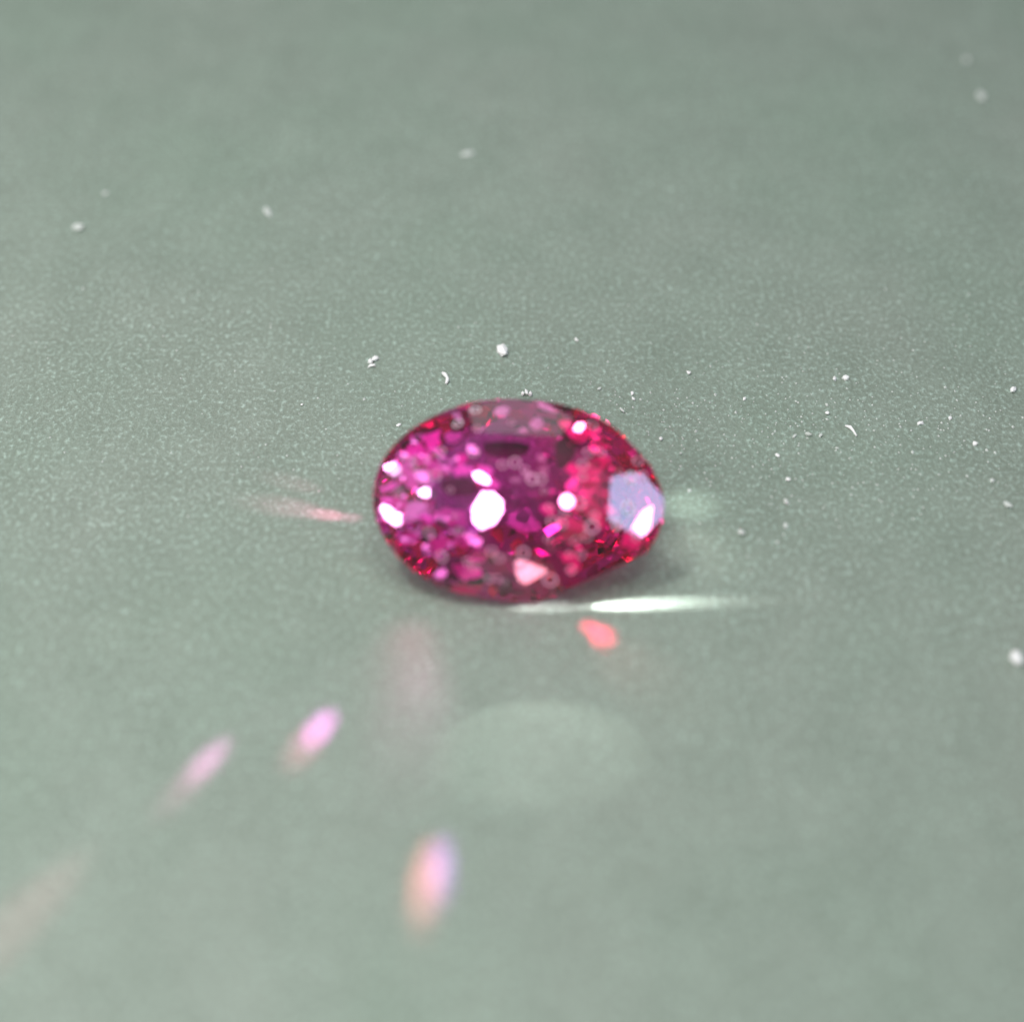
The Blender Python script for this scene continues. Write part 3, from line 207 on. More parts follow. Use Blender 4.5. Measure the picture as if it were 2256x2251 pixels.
    ('red',(-0.146,0.110,0.983),((0.2200,0.0414,0.0659),(0.2181,0.0457,0.0651),(0.2171,0.0495,0.0646),(0.2208,0.0516,0.0649),(0.2219,0.0510,0.0651),(0.2258,0.0522,0.0656),(0.2304,0.0480,0.0667),(0.2272,0.0433,0.0668),(0.2206,0.0430,0.0658))),
    ('red',(0.065,0.393,0.917),((0.1430,0.1712,0.0253),(0.1463,0.1731,0.0242),(0.1491,0.1772,0.0223),(0.1541,0.1750,0.0228),(0.1544,0.1704,0.0248),(0.1532,0.1676,0.0261),(0.1512,0.1648,0.0274),(0.1472,0.1650,0.0276),(0.1447,0.1678,0.0266))),
    ('red2',(-0.143,0.114,0.983),((0.1516,-0.0192,0.0671),(0.1574,-0.0158,0.0676),(0.1641,-0.0175,0.0687),(0.1707,-0.0183,0.0698),(0.1742,-0.0232,0.0709),(0.1691,-0.0266,0.0705),(0.1650,-0.0311,0.0704),(0.1587,-0.0277,0.0691),(0.1545,-0.0245,0.0681))),
    ('pink2',(-0.287,-0.100,0.953),((-0.2285,-0.0863,0.0369),(-0.2315,-0.0880,0.0358),(-0.2336,-0.0857,0.0354),(-0.2380,-0.0848,0.0342),(-0.2363,-0.0809,0.0351),(-0.2334,-0.0778,0.0363),(-0.2296,-0.0788,0.0374),(-0.2255,-0.0797,0.0385),(-0.2273,-0.0836,0.0376))),
    ('pink2',(-0.124,0.112,0.986),((-0.2200,0.0148,0.0592),(-0.2181,0.0180,0.0590),(-0.2198,0.0191,0.0587),(-0.2158,0.0182,0.0593),(-0.2091,0.0163,0.0604),(-0.2138,0.0117,0.0603),(-0.2141,0.0044,0.0611),(-0.2156,0.0085,0.0604),(-0.2222,0.0098,0.0595))),
    ('pink',(-0.167,0.081,0.983),((-0.2533,-0.0509,0.0262),(-0.2541,-0.0536,0.0263),(-0.2555,-0.0548,0.0262),(-0.2571,-0.0570,0.0261),(-0.2610,-0.0544,0.0252),(-0.2619,-0.0519,0.0249),(-0.2644,-0.0490,0.0242),(-0.2608,-0.0491,0.0248),(-0.2578,-0.0485,0.0253))),
    ('red2',(-0.145,0.110,0.983),((0.1847,0.0511,0.0664),(0.1892,0.0518,0.0669),(0.1929,0.0494,0.0678),(0.1933,0.0455,0.0683),(0.1918,0.0418,0.0685),(0.1875,0.0427,0.0677),(0.1842,0.0424,0.0673),(0.1820,0.0449,0.0667),(0.1832,0.0478,0.0665))),
    ('pink',(-0.357,0.108,0.928),((-0.3220,0.0049,-0.0040),(-0.3264,0.0080,-0.0061),(-0.3307,0.0109,-0.0080),(-0.3260,0.0150,-0.0067),(-0.3217,0.0176,-0.0054),(-0.3161,0.0187,-0.0033),(-0.3121,0.0162,-0.0015),(-0.3140,0.0122,-0.0018),(-0.3165,0.0089,-0.0024))),
    ('pink2',(-0.284,0.328,0.901),((-0.2875,0.0961,0.0047),(-0.2814,0.0946,0.0072),(-0.2807,0.0886,0.0096),(-0.2843,0.0854,0.0096),(-0.2877,0.0830,0.0094),(-0.2878,0.0903,0.0068),(-0.2940,0.0938,0.0035),(-0.3005,0.0957,0.0008),(-0.2939,0.0992,0.0016))),
    ('pink',(-0.103,-0.151,0.983),((-0.2510,-0.1040,0.0234),(-0.2536,-0.1067,0.0227),(-0.2577,-0.1088,0.0220),(-0.2611,-0.1089,0.0216),(-0.2614,-0.1073,0.0218),(-0.2603,-0.1056,0.0222),(-0.2590,-0.1031,0.0227),(-0.2542,-0.1011,0.0235),(-0.2507,-0.1016,0.0238))),
    ('pink2',(-0.342,0.168,0.925),((-0.2866,-0.0685,0.0127),(-0.2788,-0.0678,0.0155),(-0.2741,-0.0630,0.0163),(-0.2685,-0.0667,0.0191),(-0.2664,-0.0718,0.0208),(-0.2692,-0.0765,0.0206),(-0.2745,-0.0795,0.0192),(-0.2801,-0.0770,0.0167),(-0.2830,-0.0736,0.0150))),
    ('pink2',(-0.090,0.165,0.982),((-0.2004,0.0740,0.0478),(-0.1972,0.0777,0.0475),(-0.1989,0.0880,0.0456),(-0.1927,0.0896,0.0459),(-0.1859,0.0870,0.0470),(-0.1907,0.0818,0.0474),(-0.1930,0.0773,0.0480),(-0.2001,0.0754,0.0476),(-0.2031,0.0799,0.0466))),
    ('pink',(-0.090,0.298,0.950),((-0.2452,0.1383,0.0001),(-0.2422,0.1392,0.0002),(-0.2387,0.1385,0.0007),(-0.2345,0.1370,0.0016),(-0.2369,0.1349,0.0020),(-0.2395,0.1334,0.0022),(-0.2441,0.1328,0.0020),(-0.2475,0.1347,0.0011),(-0.2476,0.1369,0.0003))),
    ('pink',(-0.166,0.076,0.983),((-0.2820,0.0609,0.0091),(-0.2857,0.0594,0.0086),(-0.2913,0.0587,0.0077),(-0.2950,0.0622,0.0068),(-0.2941,0.0660,0.0067),(-0.2915,0.0690,0.0069),(-0.2861,0.0691,0.0078),(-0.2825,0.0666,0.0086),(-0.2778,0.0636,0.0096))),
    ('pink2',(-0.302,-0.126,0.945),((-0.2588,-0.1219,0.0264),(-0.2610,-0.1186,0.0261),(-0.2566,-0.1178,0.0276),(-0.2521,-0.1174,0.0291),(-0.2500,-0.1206,0.0294),(-0.2452,-0.1230,0.0306),(-0.2465,-0.1258,0.0298),(-0.2512,-0.1264,0.0282),(-0.2548,-0.1233,0.0275))),
    ('pink2',(-0.344,0.164,0.925),((-0.2520,-0.0005,0.0323),(-0.2532,0.0055,0.0308),(-0.2507,0.0092,0.0311),(-0.2461,0.0092,0.0328),(-0.2410,0.0099,0.0346),(-0.2377,0.0053,0.0366),(-0.2391,0.0016,0.0367),(-0.2385,-0.0046,0.0381),(-0.2451,-0.0013,0.0350))),
    ('pink2',(-0.288,0.022,0.957),((-0.2176,-0.0723,0.0491),(-0.2212,-0.0706,0.0479),(-0.2234,-0.0685,0.0472),(-0.2235,-0.0665,0.0471),(-0.2226,-0.0645,0.0474),(-0.2188,-0.0656,0.0485),(-0.2151,-0.0669,0.0497),(-0.2146,-0.0693,0.0499),(-0.2129,-0.0727,0.0505))),
    ('pink',(-0.305,-0.127,0.944),((-0.1757,-0.1069,0.0643),(-0.1739,-0.1096,0.0645),(-0.1758,-0.1127,0.0635),(-0.1785,-0.1162,0.0622),(-0.1839,-0.1175,0.0602),(-0.1875,-0.1148,0.0595),(-0.1860,-0.1109,0.0605),(-0.1861,-0.1058,0.0611),(-0.1792,-0.1026,0.0638))),
    ('pink2',(-0.168,0.076,0.983),((-0.2411,0.0344,0.0402),(-0.2470,0.0369,0.0390),(-0.2529,0.0373,0.0380),(-0.2507,0.0413,0.0380),(-0.2502,0.0441,0.0379),(-0.2463,0.0450,0.0385),(-0.2424,0.0443,0.0392),(-0.2369,0.0425,0.0403),(-0.2403,0.0391,0.0400))),
    ('pink2',(-0.090,0.166,0.982),((-0.2070,0.0624,0.0575),(-0.2087,0.0633,0.0572),(-0.2074,0.0657,0.0569),(-0.2057,0.0674,0.0568),(-0.2029,0.0708,0.0564),(-0.2014,0.0688,0.0569),(-0.2012,0.0671,0.0572),(-0.2014,0.0648,0.0576),(-0.2042,0.0622,0.0578))),
    ('red2',(0.074,0.543,0.836),((0.1912,0.2041,0.0076),(0.1936,0.2070,0.0055),(0.1986,0.2049,0.0065),(0.1959,0.2050,0.0066))),
    ('pink2',(-0.290,-0.097,0.952),((-0.1511,-0.1259,0.0380),(-0.1533,-0.1288,0.0370),(-0.1572,-0.1332,0.0354),(-0.1622,-0.1315,0.0340),(-0.1651,-0.1272,0.0336),(-0.1618,-0.1223,0.0351),(-0.1575,-0.1197,0.0367),(-0.1538,-0.1208,0.0377),(-0.1487,-0.1212,0.0392))),
    ('pink',(-0.165,0.076,0.983),((-0.3231,0.0566,0.0150),(-0.3196,0.0564,0.0156),(-0.3181,0.0551,0.0159),(-0.3178,0.0539,0.0161),(-0.3189,0.0523,0.0160),(-0.3233,0.0524,0.0153),(-0.3254,0.0538,0.0148),(-0.3267,0.0539,0.0146),(-0.3263,0.0554,0.0145))),
    ('pink2',(0.070,0.089,0.994),((-0.1618,-0.1052,0.0521),(-0.1638,-0.1023,0.0520),(-0.1592,-0.0972,0.0512),(-0.1581,-0.1016,0.0515),(-0.1543,-0.1029,0.0513),(-0.1512,-0.1043,0.0512),(-0.1511,-0.1081,0.0516),(-0.1521,-0.1040,0.0513),(-0.1565,-0.1039,0.0516))),
    ('red2',(0.022,0.334,0.942),((0.2182,0.0806,0.0516),(0.2223,0.0827,0.0508),(0.2261,0.0814,0.0512),(0.2312,0.0801,0.0515),(0.2290,0.0753,0.0532),(0.2275,0.0707,0.0549),(0.2222,0.0689,0.0557),(0.2193,0.0730,0.0543),(0.2175,0.0764,0.0531))),
    ('red2',(0.204,0.276,0.939),((0.1790,0.1719,0.0018),(0.1749,0.1720,0.0027),(0.1716,0.1737,0.0029),(0.1746,0.1798,0.0004),(0.1821,0.1838,-0.0024),(0.1897,0.1887,-0.0054),(0.1926,0.1861,-0.0053),(0.1916,0.1811,-0.0036),(0.1843,0.1764,-0.0007))),
    ('pink2',(-0.449,0.026,0.893),((-0.3404,-0.0539,-0.0156),(-0.3363,-0.0585,-0.0134),(-0.3307,-0.0618,-0.0105),(-0.3338,-0.0669,-0.0119),(-0.3380,-0.0722,-0.0139))),
    ('red2',(-0.144,0.115,0.983),((0.1780,-0.0417,0.0478),(0.1762,-0.0411,0.0475),(0.1733,-0.0399,0.0469),(0.1757,-0.0367,0.0469),(0.1795,-0.0359,0.0474),(0.1818,-0.0362,0.0478),(0.1852,-0.0366,0.0483),(0.1827,-0.0395,0.0483),(0.1807,-0.0417,0.0482))),
    ('pink2',(-0.341,0.166,0.925),((-0.2951,-0.0437,0.0186),(-0.2872,-0.0437,0.0215),(-0.2858,-0.0470,0.0226),(-0.2881,-0.0490,0.0221),(-0.2912,-0.0509,0.0213),(-0.2977,-0.0501,0.0188),(-0.3000,-0.0477,0.0175),(-0.3058,-0.0452,0.0149),(-0.2989,-0.0447,0.0173))),
    ('pink',(-0.360,0.106,0.927),((-0.2352,0.0306,0.0443),(-0.2335,0.0291,0.0451),(-0.2310,0.0266,0.0464),(-0.2372,0.0256,0.0441),(-0.2438,0.0242,0.0417),(-0.2479,0.0265,0.0398),(-0.2473,0.0291,0.0398),(-0.2431,0.0305,0.0412),(-0.2391,0.0313,0.0427))),
    ('pink',(-0.089,0.300,0.950),((-0.2621,0.0921,0.0144),(-0.2581,0.0929,0.0145),(-0.2556,0.0953,0.0140),(-0.2520,0.0919,0.0154),(-0.2474,0.0883,0.0169),(-0.2475,0.0833,0.0185),(-0.2522,0.0824,0.0183),(-0.2570,0.0835,0.0176),(-0.2594,0.0879,0.0159))),
    ('pink2',(-0.126,0.109,0.986),((-0.1714,0.0718,0.0619),(-0.1757,0.0720,0.0613),(-0.1752,0.0748,0.0611),(-0.1760,0.0771,0.0607),(-0.1737,0.0787,0.0609),(-0.1698,0.0765,0.0616),(-0.1664,0.0746,0.0622),(-0.1657,0.0718,0.0626),(-0.1681,0.0706,0.0625))),
    ('red',(0.061,0.395,0.917),((0.2036,0.0977,0.0310),(0.2113,0.1013,0.0289),(0.2172,0.1051,0.0269),(0.2247,0.1059,0.0260),(0.2198,0.0980,0.0298),(0.2193,0.0913,0.0327),(0.2111,0.0867,0.0352),(0.2071,0.0897,0.0342),(0.2018,0.0909,0.0341))),
    ('pink2',(-0.090,0.172,0.981),((-0.1859,-0.0665,0.0533),(-0.1917,-0.0702,0.0534),(-0.1955,-0.0750,0.0539),(-0.1960,-0.0713,0.0532),(-0.2014,-0.0706,0.0526),(-0.1982,-0.0662,0.0521),(-0.1976,-0.0666,0.0522),(-0.1922,-0.0620,0.0519),(-0.1868,-0.0629,0.0525))),
    ('pink2',(-0.288,-0.096,0.953),((-0.2075,-0.1411,0.0190),(-0.2058,-0.1435,0.0193),(-0.2053,-0.1462,0.0191),(-0.2070,-0.1484,0.0184),(-0.2100,-0.1504,0.0173),(-0.2141,-0.1488,0.0162),(-0.2156,-0.1450,0.0161),(-0.2126,-0.1427,0.0173),(-0.2107,-0.1408,0.0180))),
    ('pink2',(-0.230,0.161,0.960),((-0.3068,0.0712,0.0007),(-0.3078,0.0760,-0.0004),(-0.3094,0.0810,-0.0016),(-0.3028,0.0803,0.0001),(-0.2966,0.0831,0.0011),(-0.2955,0.0807,0.0018),(-0.2971,0.0769,0.0021),(-0.2974,0.0726,0.0027),(-0.3031,0.0708,0.0016))),
    ('pink2',(-0.124,0.110,0.986),((-0.2051,0.0570,0.0622),(-0.2018,0.0544,0.0629),(-0.2064,0.0538,0.0624),(-0.2092,0.0539,0.0620),(-0.2123,0.0545,0.0615),(-0.2150,0.0564,0.0610),(-0.2129,0.0579,0.0611),(-0.2118,0.0604,0.0609),(-0.2075,0.0588,0.0617))),
    ('pink2',(-0.345,0.162,0.924),((-0.2219,0.0418,0.0603),(-0.2254,0.0431,0.0587),(-0.2278,0.0454,0.0575),(-0.2279,0.0477,0.0570),(-0.2252,0.0484,0.0579),(-0.2212,0.0488,0.0593),(-0.2184,0.0458,0.0609),(-0.2165,0.0431,0.0621),(-0.2198,0.0427,0.0609))),
    ('pink2',(-0.125,0.110,0.986),((-0.1932,0.0576,0.0620),(-0.1907,0.0604,0.0620),(-0.1841,0.0611,0.0627),(-0.1803,0.0591,0.0634),(-0.1804,0.0567,0.0637),(-0.1804,0.0537,0.0640),(-0.1868,0.0535,0.0632),(-0.1916,0.0535,0.0626),(-0.1952,0.0551,0.0620))),
    ('pink2',(-0.091,0.172,0.981),((-0.1672,-0.0703,0.0713),(-0.1607,-0.0728,0.0724),(-0.1678,-0.0764,0.0723),(-0.1715,-0.0788,0.0724),(-0.1771,-0.0795,0.0720),(-0.1843,-0.0783,0.0711),(-0.1834,-0.0734,0.0704),(-0.1787,-0.0698,0.0702),(-0.1722,-0.0681,0.0705))),
    ('pink',(0.070,0.082,0.994),((-0.1565,0.0489,0.0622),(-0.1622,0.0503,0.0624),(-0.1673,0.0505,0.0628),(-0.1738,0.0538,0.0630),(-0.1728,0.0573,0.0626),(-0.1694,0.0597,0.0622),(-0.1624,0.0576,0.0619),(-0.1585,0.0545,0.0618),(-0.1573,0.0520,0.0620))),
    ('red2',(0.208,-0.129,0.970),((0.1496,-0.1290,0.0553),(0.1463,-0.1247,0.0566),(0.1421,-0.1209,0.0580),(0.1424,-0.1163,0.0586),(0.1500,-0.1177,0.0568),(0.1570,-0.1191,0.0551),(0.1606,-0.1240,0.0536),(0.1604,-0.1281,0.0531),(0.1544,-0.1277,0.0545))),
    ('red2',(-0.109,0.169,0.980),((0.1795,-0.0014,0.0665),(0.1804,-0.0063,0.0675),(0.1751,-0.0102,0.0676),(0.1703,-0.0130,0.0675),(0.1656,-0.0122,0.0668),(0.1635,-0.0096,0.0662),(0.1640,-0.0063,0.0657),(0.1670,-0.0024,0.0653),(0.1721,-0.0027,0.0659))),
    ('pink2',(-0.167,0.074,0.983),((-0.2689,0.0811,0.0359),(-0.2644,0.0829,0.0366),(-0.2591,0.0820,0.0375),(-0.2567,0.0771,0.0383),(-0.2528,0.0780,0.0389),(-0.2562,0.0719,0.0388),(-0.2647,0.0722,0.0373),(-0.2675,0.0779,0.0364),(-0.2688,0.0818,0.0359))),
    ('pink2',(-0.287,0.328,0.900),((-0.2196,0.0792,0.0412),(-0.2195,0.0765,0.0422),(-0.2220,0.0753,0.0418),(-0.2253,0.0783,0.0397),(-0.2283,0.0810,0.0378),(-0.2280,0.0836,0.0369),(-0.2276,0.0869,0.0358),(-0.2236,0.0842,0.0381),(-0.2199,0.0825,0.0399))),
    ('red2',(-0.110,0.168,0.980),((0.1783,0.0216,0.0632),(0.1843,0.0231,0.0636),(0.1862,0.0186,0.0646),(0.1865,0.0152,0.0652),(0.1841,0.0121,0.0655),(0.1801,0.0110,0.0652),(0.1760,0.0114,0.0647),(0.1721,0.0141,0.0638),(0.1718,0.0195,0.0628))),
    ('pink2',(-0.306,-0.124,0.944),((-0.1781,-0.1458,0.0236),(-0.1755,-0.1436,0.0248),(-0.1719,-0.1414,0.0262),(-0.1691,-0.1440,0.0268),(-0.1674,-0.1460,0.0271),(-0.1673,-0.1486,0.0268),(-0.1708,-0.1500,0.0255),(-0.1742,-0.1499,0.0244),(-0.1766,-0.1483,0.0238))),
    ('pink2',(-0.166,0.081,0.983),((-0.2602,-0.0582,0.0303),(-0.2548,-0.0620,0.0315),(-0.2598,-0.0671,0.0311),(-0.2668,-0.0679,0.0300),(-0.2737,-0.0709,0.0290),(-0.2757,-0.0664,0.0283),(-0.2793,-0.0626,0.0274),(-0.2722,-0.0601,0.0284),(-0.2667,-0.0566,0.0290))),
    ('red',(0.061,0.394,0.917),((0.2126,0.1423,0.0058),(0.2142,0.1382,0.0074),(0.2162,0.1343,0.0090),(0.2102,0.1304,0.0111),(0.2017,0.1298,0.0119),(0.1969,0.1323,0.0111),(0.1982,0.1356,0.0096),(0.1957,0.1398,0.0080),(0.2039,0.1427,0.0062)))]

cam_data = bpy.data.cameras.new('camera')
cam_data.sensor_width = 36.0
cam_data.lens = 18.0 / math.tan(R(12.5))
cam_data.clip_start = 0.01
cam_data.clip_end = 200.0
cam_data.dof.use_dof = True
cam_data.dof.focus_distance = 6.12
cam_data.dof.aperture_fstop = 0.46
cam = bpy.data.objects.new('camera', cam_data)
cam.location = CAM
cam.rotation_euler = (R(90 - 38), 0, 0)
COL.objects.link(cam)
scene.camera = cam

world = bpy.data.worlds.new('World')
scene.world = world
world.use_nodes = True
world.node_tree.nodes['Background'].inputs['Color'].default_value = (0.92, 0.98, 1.0, 1)
world.node_tree.nodes['Background'].inputs['Strength'].default_value = 0.17

GEM_AT = Vector((0, 0, GEM_Z))

def disc_lamp(name, direction, dist, half_deg, radiance, colour=(1, 1, 1)):
    """a round lamp standing in that direction from the stone, turned towards it"""
    d = Vector(direction).normalized()
    rad = dist * math.tan(R(half_deg))
    la = bpy.data.lights.new(name, 'AREA')
    la.shape = 'DISK'
    la.size = 2 * rad
    la.energy = radiance * math.pi * math.pi * rad * rad
    la.color = colour
    o = bpy.data.objects.new(name, la)
    o.location = GEM_AT + d * dist
    o.rotation_euler = (-d).to_track_quat('-Z', 'Y').to_euler()
    COL.objects.link(o)
    return o

WHITE = (1.0, 0.985, 0.96)
COOL = (0.86, 0.93, 1.0)
BLUE = (0.46, 0.60, 0.98)
# broad soft lamps added to light the sheet and the stone's interior
disc_lamp('broad_fill', (0.23, -0.09, 0.97), 11, 15, 3.4, WHITE)
disc_lamp('broad_fill', (-0.32, -0.89, 0.36), 6.5, 17, 4.2, WHITE)
disc_lamp('broad_fill', (-0.30, 0.36, 0.88), 10, 16, 2.4, WHITE)
disc_lamp('broad_fill', (0.05, 0.70, 0.70), 14, 12, 1.0, COOL)
# small bright lamps added where they make the facets flash
for d, rad in (((0.83, -0.16, 0.53), 8.0), ((0.89, 0.37, 0.25), 12), ((-0.81, -0.06, 0.59), 0.5),
               ((-0.43, 0.13, 0.89), 62), ((-0.81, -0.29, 0.5), 34), 
               ((-0.28, -0.4, 0.87), 12), ((-0.64, -0.06, 0.77), 4), ((-0.6, 0.77, 0.24), 10)):
    disc_lamp('facet_lamp', d, 6.5 if rad > 50 else 10 if d[0] < 0 else 14, 3.9, rad, BLUE if d[0] > 0.8 else WHITE)

# ------------------------------------------------------------------ helpers
def mat(name):
    m = bpy.data.materials.new(name)
    m.use_nodes = True
    nt = m.node_tree
    for n in list(nt.nodes):
        nt.nodes.remove(n)
    out = nt.nodes.new('ShaderNodeOutputMaterial')
    return m, nt, out

def node(nt, kind, **kw):
    n = nt.nodes.new(kind)
    for k, v in kw.items():
        if k.startswith('i_'):
            n.inputs[k[2:].replace('_', ' ')].default_value = v
        else:
            setattr(n, k, v)
    return n

def ramp(nt, stops):
    n = nt.nodes.new('ShaderNodeValToRGB')
    e = n.color_ramp.elements
    while len(e) < len(stops):
        e.new(0.5)
    for el, (p, c) in zip(e, stops):
        el.position = p
        el.color = (*c, 1)
    return n

def mixrgb(nt, fac, a, b, mode='MIX'):
    n = nt.nodes.new('ShaderNodeMix')
    n.data_type = 'RGBA'
    n.blend_type = mode
    for sock, v in ((n.inputs[0], fac), (n.inputs[6], a), (n.inputs[7], b)):
        if hasattr(v, 'links') or hasattr(v, 'is_linked'):
            nt.links.new(v, sock)
        elif isinstance(v, tuple):
            sock.default_value = (*v, 1)
        else:
            sock.default_value = v
    return n.outputs[2]

def math_n(nt, op, a, b):
    n = nt.nodes.new('ShaderNodeMath')
    n.operation = op
    for sock, v in ((n.inputs[0], a), (n.inputs[1], b)):
        if hasattr(v, 'is_linked'):
            nt.links.new(v, sock)
        else:
            sock.default_value = v
    return n.outputs[0]

def mesh_obj(name, verts, faces, m, parent=None, smooth=False):
    me = bpy.data.meshes.new(name)
    me.from_pydata([tuple(v) for v in verts], [], faces)
    me.validate()
    if smooth:
        me.polygons.foreach_set('use_smooth', [True] * len(me.polygons))
    me.materials.append(m)
    o = bpy.data.objects.new(name, me)
    COL.objects.link(o)
    o.parent = parent
    return o

def tag(o, label, cat, group=None):
    o['label'] = label
    o['category'] = cat
    if group:
        o['group'] = group

# ------------------------------------------------------------------ materials
def surface_material():
    m, nt, out = mat('grey_green_satin_sheet')
    mp = node(nt, 'ShaderNodeMapping')
    mp.inputs['Scale'].default_value = (1.0, 0.68, 1.0)
    nt.links.new(node(nt, 'ShaderNodeTexCoord').outputs['Object'], mp.inputs[0])
    tc = mp.outputs[0]
    def noise(scale, detail, rough=0.55, dist=0.0):
        n = node(nt, 'ShaderNodeTexNoise')
        n.inputs['Scale'].default_value = scale
        n.inputs['Detail'].default_value = detail
        n.inputs['Roughness'].default_value = rough
        n.inputs['Distortion'].default_value = dist
        nt.links.new(tc, n.inputs['Vector'])
        return n.outputs['Fac']
    blotch = noise(1.1, 3)
    cloud = noise(6.0, 3, 0.6)
    grain = noise(84.0, 3, 0.65, 0.25)
    fine = noise(120.0, 2, 0.6, 0.3)
    base = ramp(nt, [(0.30, (0.228, 0.290, 0.238)), (0.5, (0.234, 0.284, 0.240)), (0.72, (0.250, 0.290, 0.250))])
    nt.links.new(blotch, base.inputs[0])
    cl = ramp(nt, [(0.3, (0.93, 0.94, 0.93)), (0.7, (1.06, 1.06, 1.06))])
    nt.links.new(cloud, cl.inputs[0])
    c1 = mixrgb(nt, 1.0, base.outputs[0], cl.outputs[0], 'MULTIPLY')
    gr = ramp(nt, [(0.34, (0.84, 0.84, 0.82)), (0.48, (0.93, 0.93, 0.92)), (0.58, (1.10, 1.13, 1.14)), (0.68, (1.66, 1.76, 1.84))])
    nt.links.new(grain, gr.inputs[0])
    # the grain is worn smoother in places, and faint wipe marks cross the sheet
    wear = ramp(nt, [(0.35, (0.80,) * 3), (0.62, (1.0,) * 3)])
    nt.links.new(noise(2.6, 2, 0.5), wear.inputs[0])
    c2 = mixrgb(nt, wear.outputs[0], c1, mixrgb(nt, 1.0, c1, gr.outputs[0], 'MULTIPLY'))
    mp2 = node(nt, 'ShaderNodeMapping')
    mp2.inputs['Rotation'].default_value = (0, 0, R(28))
    mp2.inputs['Scale'].default_value = (0.5, 5.0, 1.0)
    nt.links.new(mp.outputs[0], mp2.inputs[0])
    nw = node(nt, 'ShaderNodeTexNoise')
    nw.inputs['Scale'].default_value = 1.6
    nw.inputs['Detail'].default_value = 4
    nt.links.new(mp2.outputs[0], nw.inputs['Vector'])
    wipe = ramp(nt, [(0.35, (0.99, 0.99, 0.99)), (0.65, (1.01, 1.01, 1.01))])
    nt.links.new(nw.outputs['Fac'], wipe.inputs[0])
    c2 = mixrgb(nt, 1.0, c2, wipe.outputs[0], 'MULTIPLY')
    p = node(nt, 'ShaderNodeBsdfPrincipled')
    nt.links.new(c2, p.inputs['Base Color'])
    p.inputs['Roughness'].default_value = 0.42
    p.inputs['Specular IOR Level'].default_value = 0.45
    h = math_n(nt, 'ADD', math_n(nt, 'MULTIPLY', grain, 1.0), math_n(nt, 'MULTIPLY', fine, 0.45))
    b = node(nt, 'ShaderNodeBump')
    b.inputs['Strength'].default_value = 0.55
    b.inputs['Distance'].default_value = 0.006
    nt.links.new(h, b.inputs['Height'])
    nt.links.new(b.outputs[0], p.inputs['Normal'])
    nt.links.new(p.outputs[0], out.inputs['Surface'])
    return m

def zoning(nt, rim, left, mid, right):
    """colour zoning of the stone along its length: magenta to crimson"""
    tc = node(nt, 'ShaderNodeTexCoord').outputs['Object']
    sep = node(nt, 'ShaderNodeSeparateXYZ')
    nt.links.new(tc, sep.inputs[0])
    n = node(nt, 'ShaderNodeTexNoise')
    n.inputs['Scale'].default_value = 9.0
    n.inputs['Detail'].default_value = 3
    nt.links.new(tc, n.inputs['Vector'])
    x = math_n(nt, 'ADD', math_n(nt, 'MULTIPLY', sep.outputs[0], 1.38), 0.5)
    x = math_n(nt, 'ADD', x, math_n(nt, 'MULTIPLY', math_n(nt, 'SUBTRACT', n.outputs['Fac'], 0.5), 0.35))
    r = ramp(nt, [(0.10, rim), (0.34, left), (0.55, mid), (0.70, right)])
    nt.links.new(x, r.inputs[0])
    return r.outputs[0]

def crown_material(name, film):
    m, nt, out = mat(name)
    p = node(nt, 'ShaderNodeBsdfPrincipled')
    nt.links.new(zoning(nt, (1.0, 0.46, 0.94), (1.0, 0.36, 0.82), (0.94, 0.28, 0.68), (1.0, 0.20, 0.42)), p.inputs['Base Color'])
    p.inputs['Transmission Weight'].default_value = 1.0
    p.inputs['Roughness'].default_value = 0.0
    p.inputs['IOR'].default_value = 1.76
    d = node(nt, 'ShaderNodeBsdfDiffuse')
    d.inputs['Color'].default_value = (0.80, 0.72, 0.80, 1)
    # a thin dust film on the polish, also painting in a milky reflection
    tc = node(nt, 'ShaderNodeTexCoord').outputs['Object']
    mp = node(nt, 'ShaderNodeMapping')
    mp.inputs['Rotation'].default_value = (0, 0, R(-55))
    mp.inputs['Scale'].default_value = (9.0, 3.2, 5.0)
    nt.links.new(tc, mp.inputs[0])
    n = node(nt, 'ShaderNodeTexNoise')
    n.inputs['Scale'].default_value = 1.0
    n.inputs['Detail'].default_value = 6
    n.inputs['Roughness'].default_value = 0.6
    n.inputs['Distortion'].default_value = 0.7
    nt.links.new(mp.outputs[0], n.inputs['Vector'])
    r = ramp(nt, [(0.47, (0.004,) * 3), (0.70, (film,) * 3)])
    nt.links.new(n.outputs['Fac'], r.inputs[0])
    mx = node(nt, 'ShaderNodeMixShader')
    nt.links.new(r.outputs[0], mx.inputs[0])
    nt.links.new(p.outputs[0], mx.inputs[1])
    nt.links.new(d.outputs[0], mx.inputs[2])
    nt.links.new(mx.outputs[0], out.inputs['Surface'])
    return m

def pavilion_material():
    m, nt, out = mat('stone_pavilion')
    g = node(nt, 'ShaderNodeBsdfGlass')
    g.inputs['IOR'].default_value = 1.76
    g.inputs['Roughness'].default_value = 0.0
    nt.links.new(zoning(nt, (1.0, 0.14, 0.84), (1.0, 0.12, 0.72), (0.98, 0.10, 0.62), (1.0, 0.10, 0.58)), g.inputs['Color'])
    nt.links.new(g.outputs[0], out.inputs['Surface'])
    return m

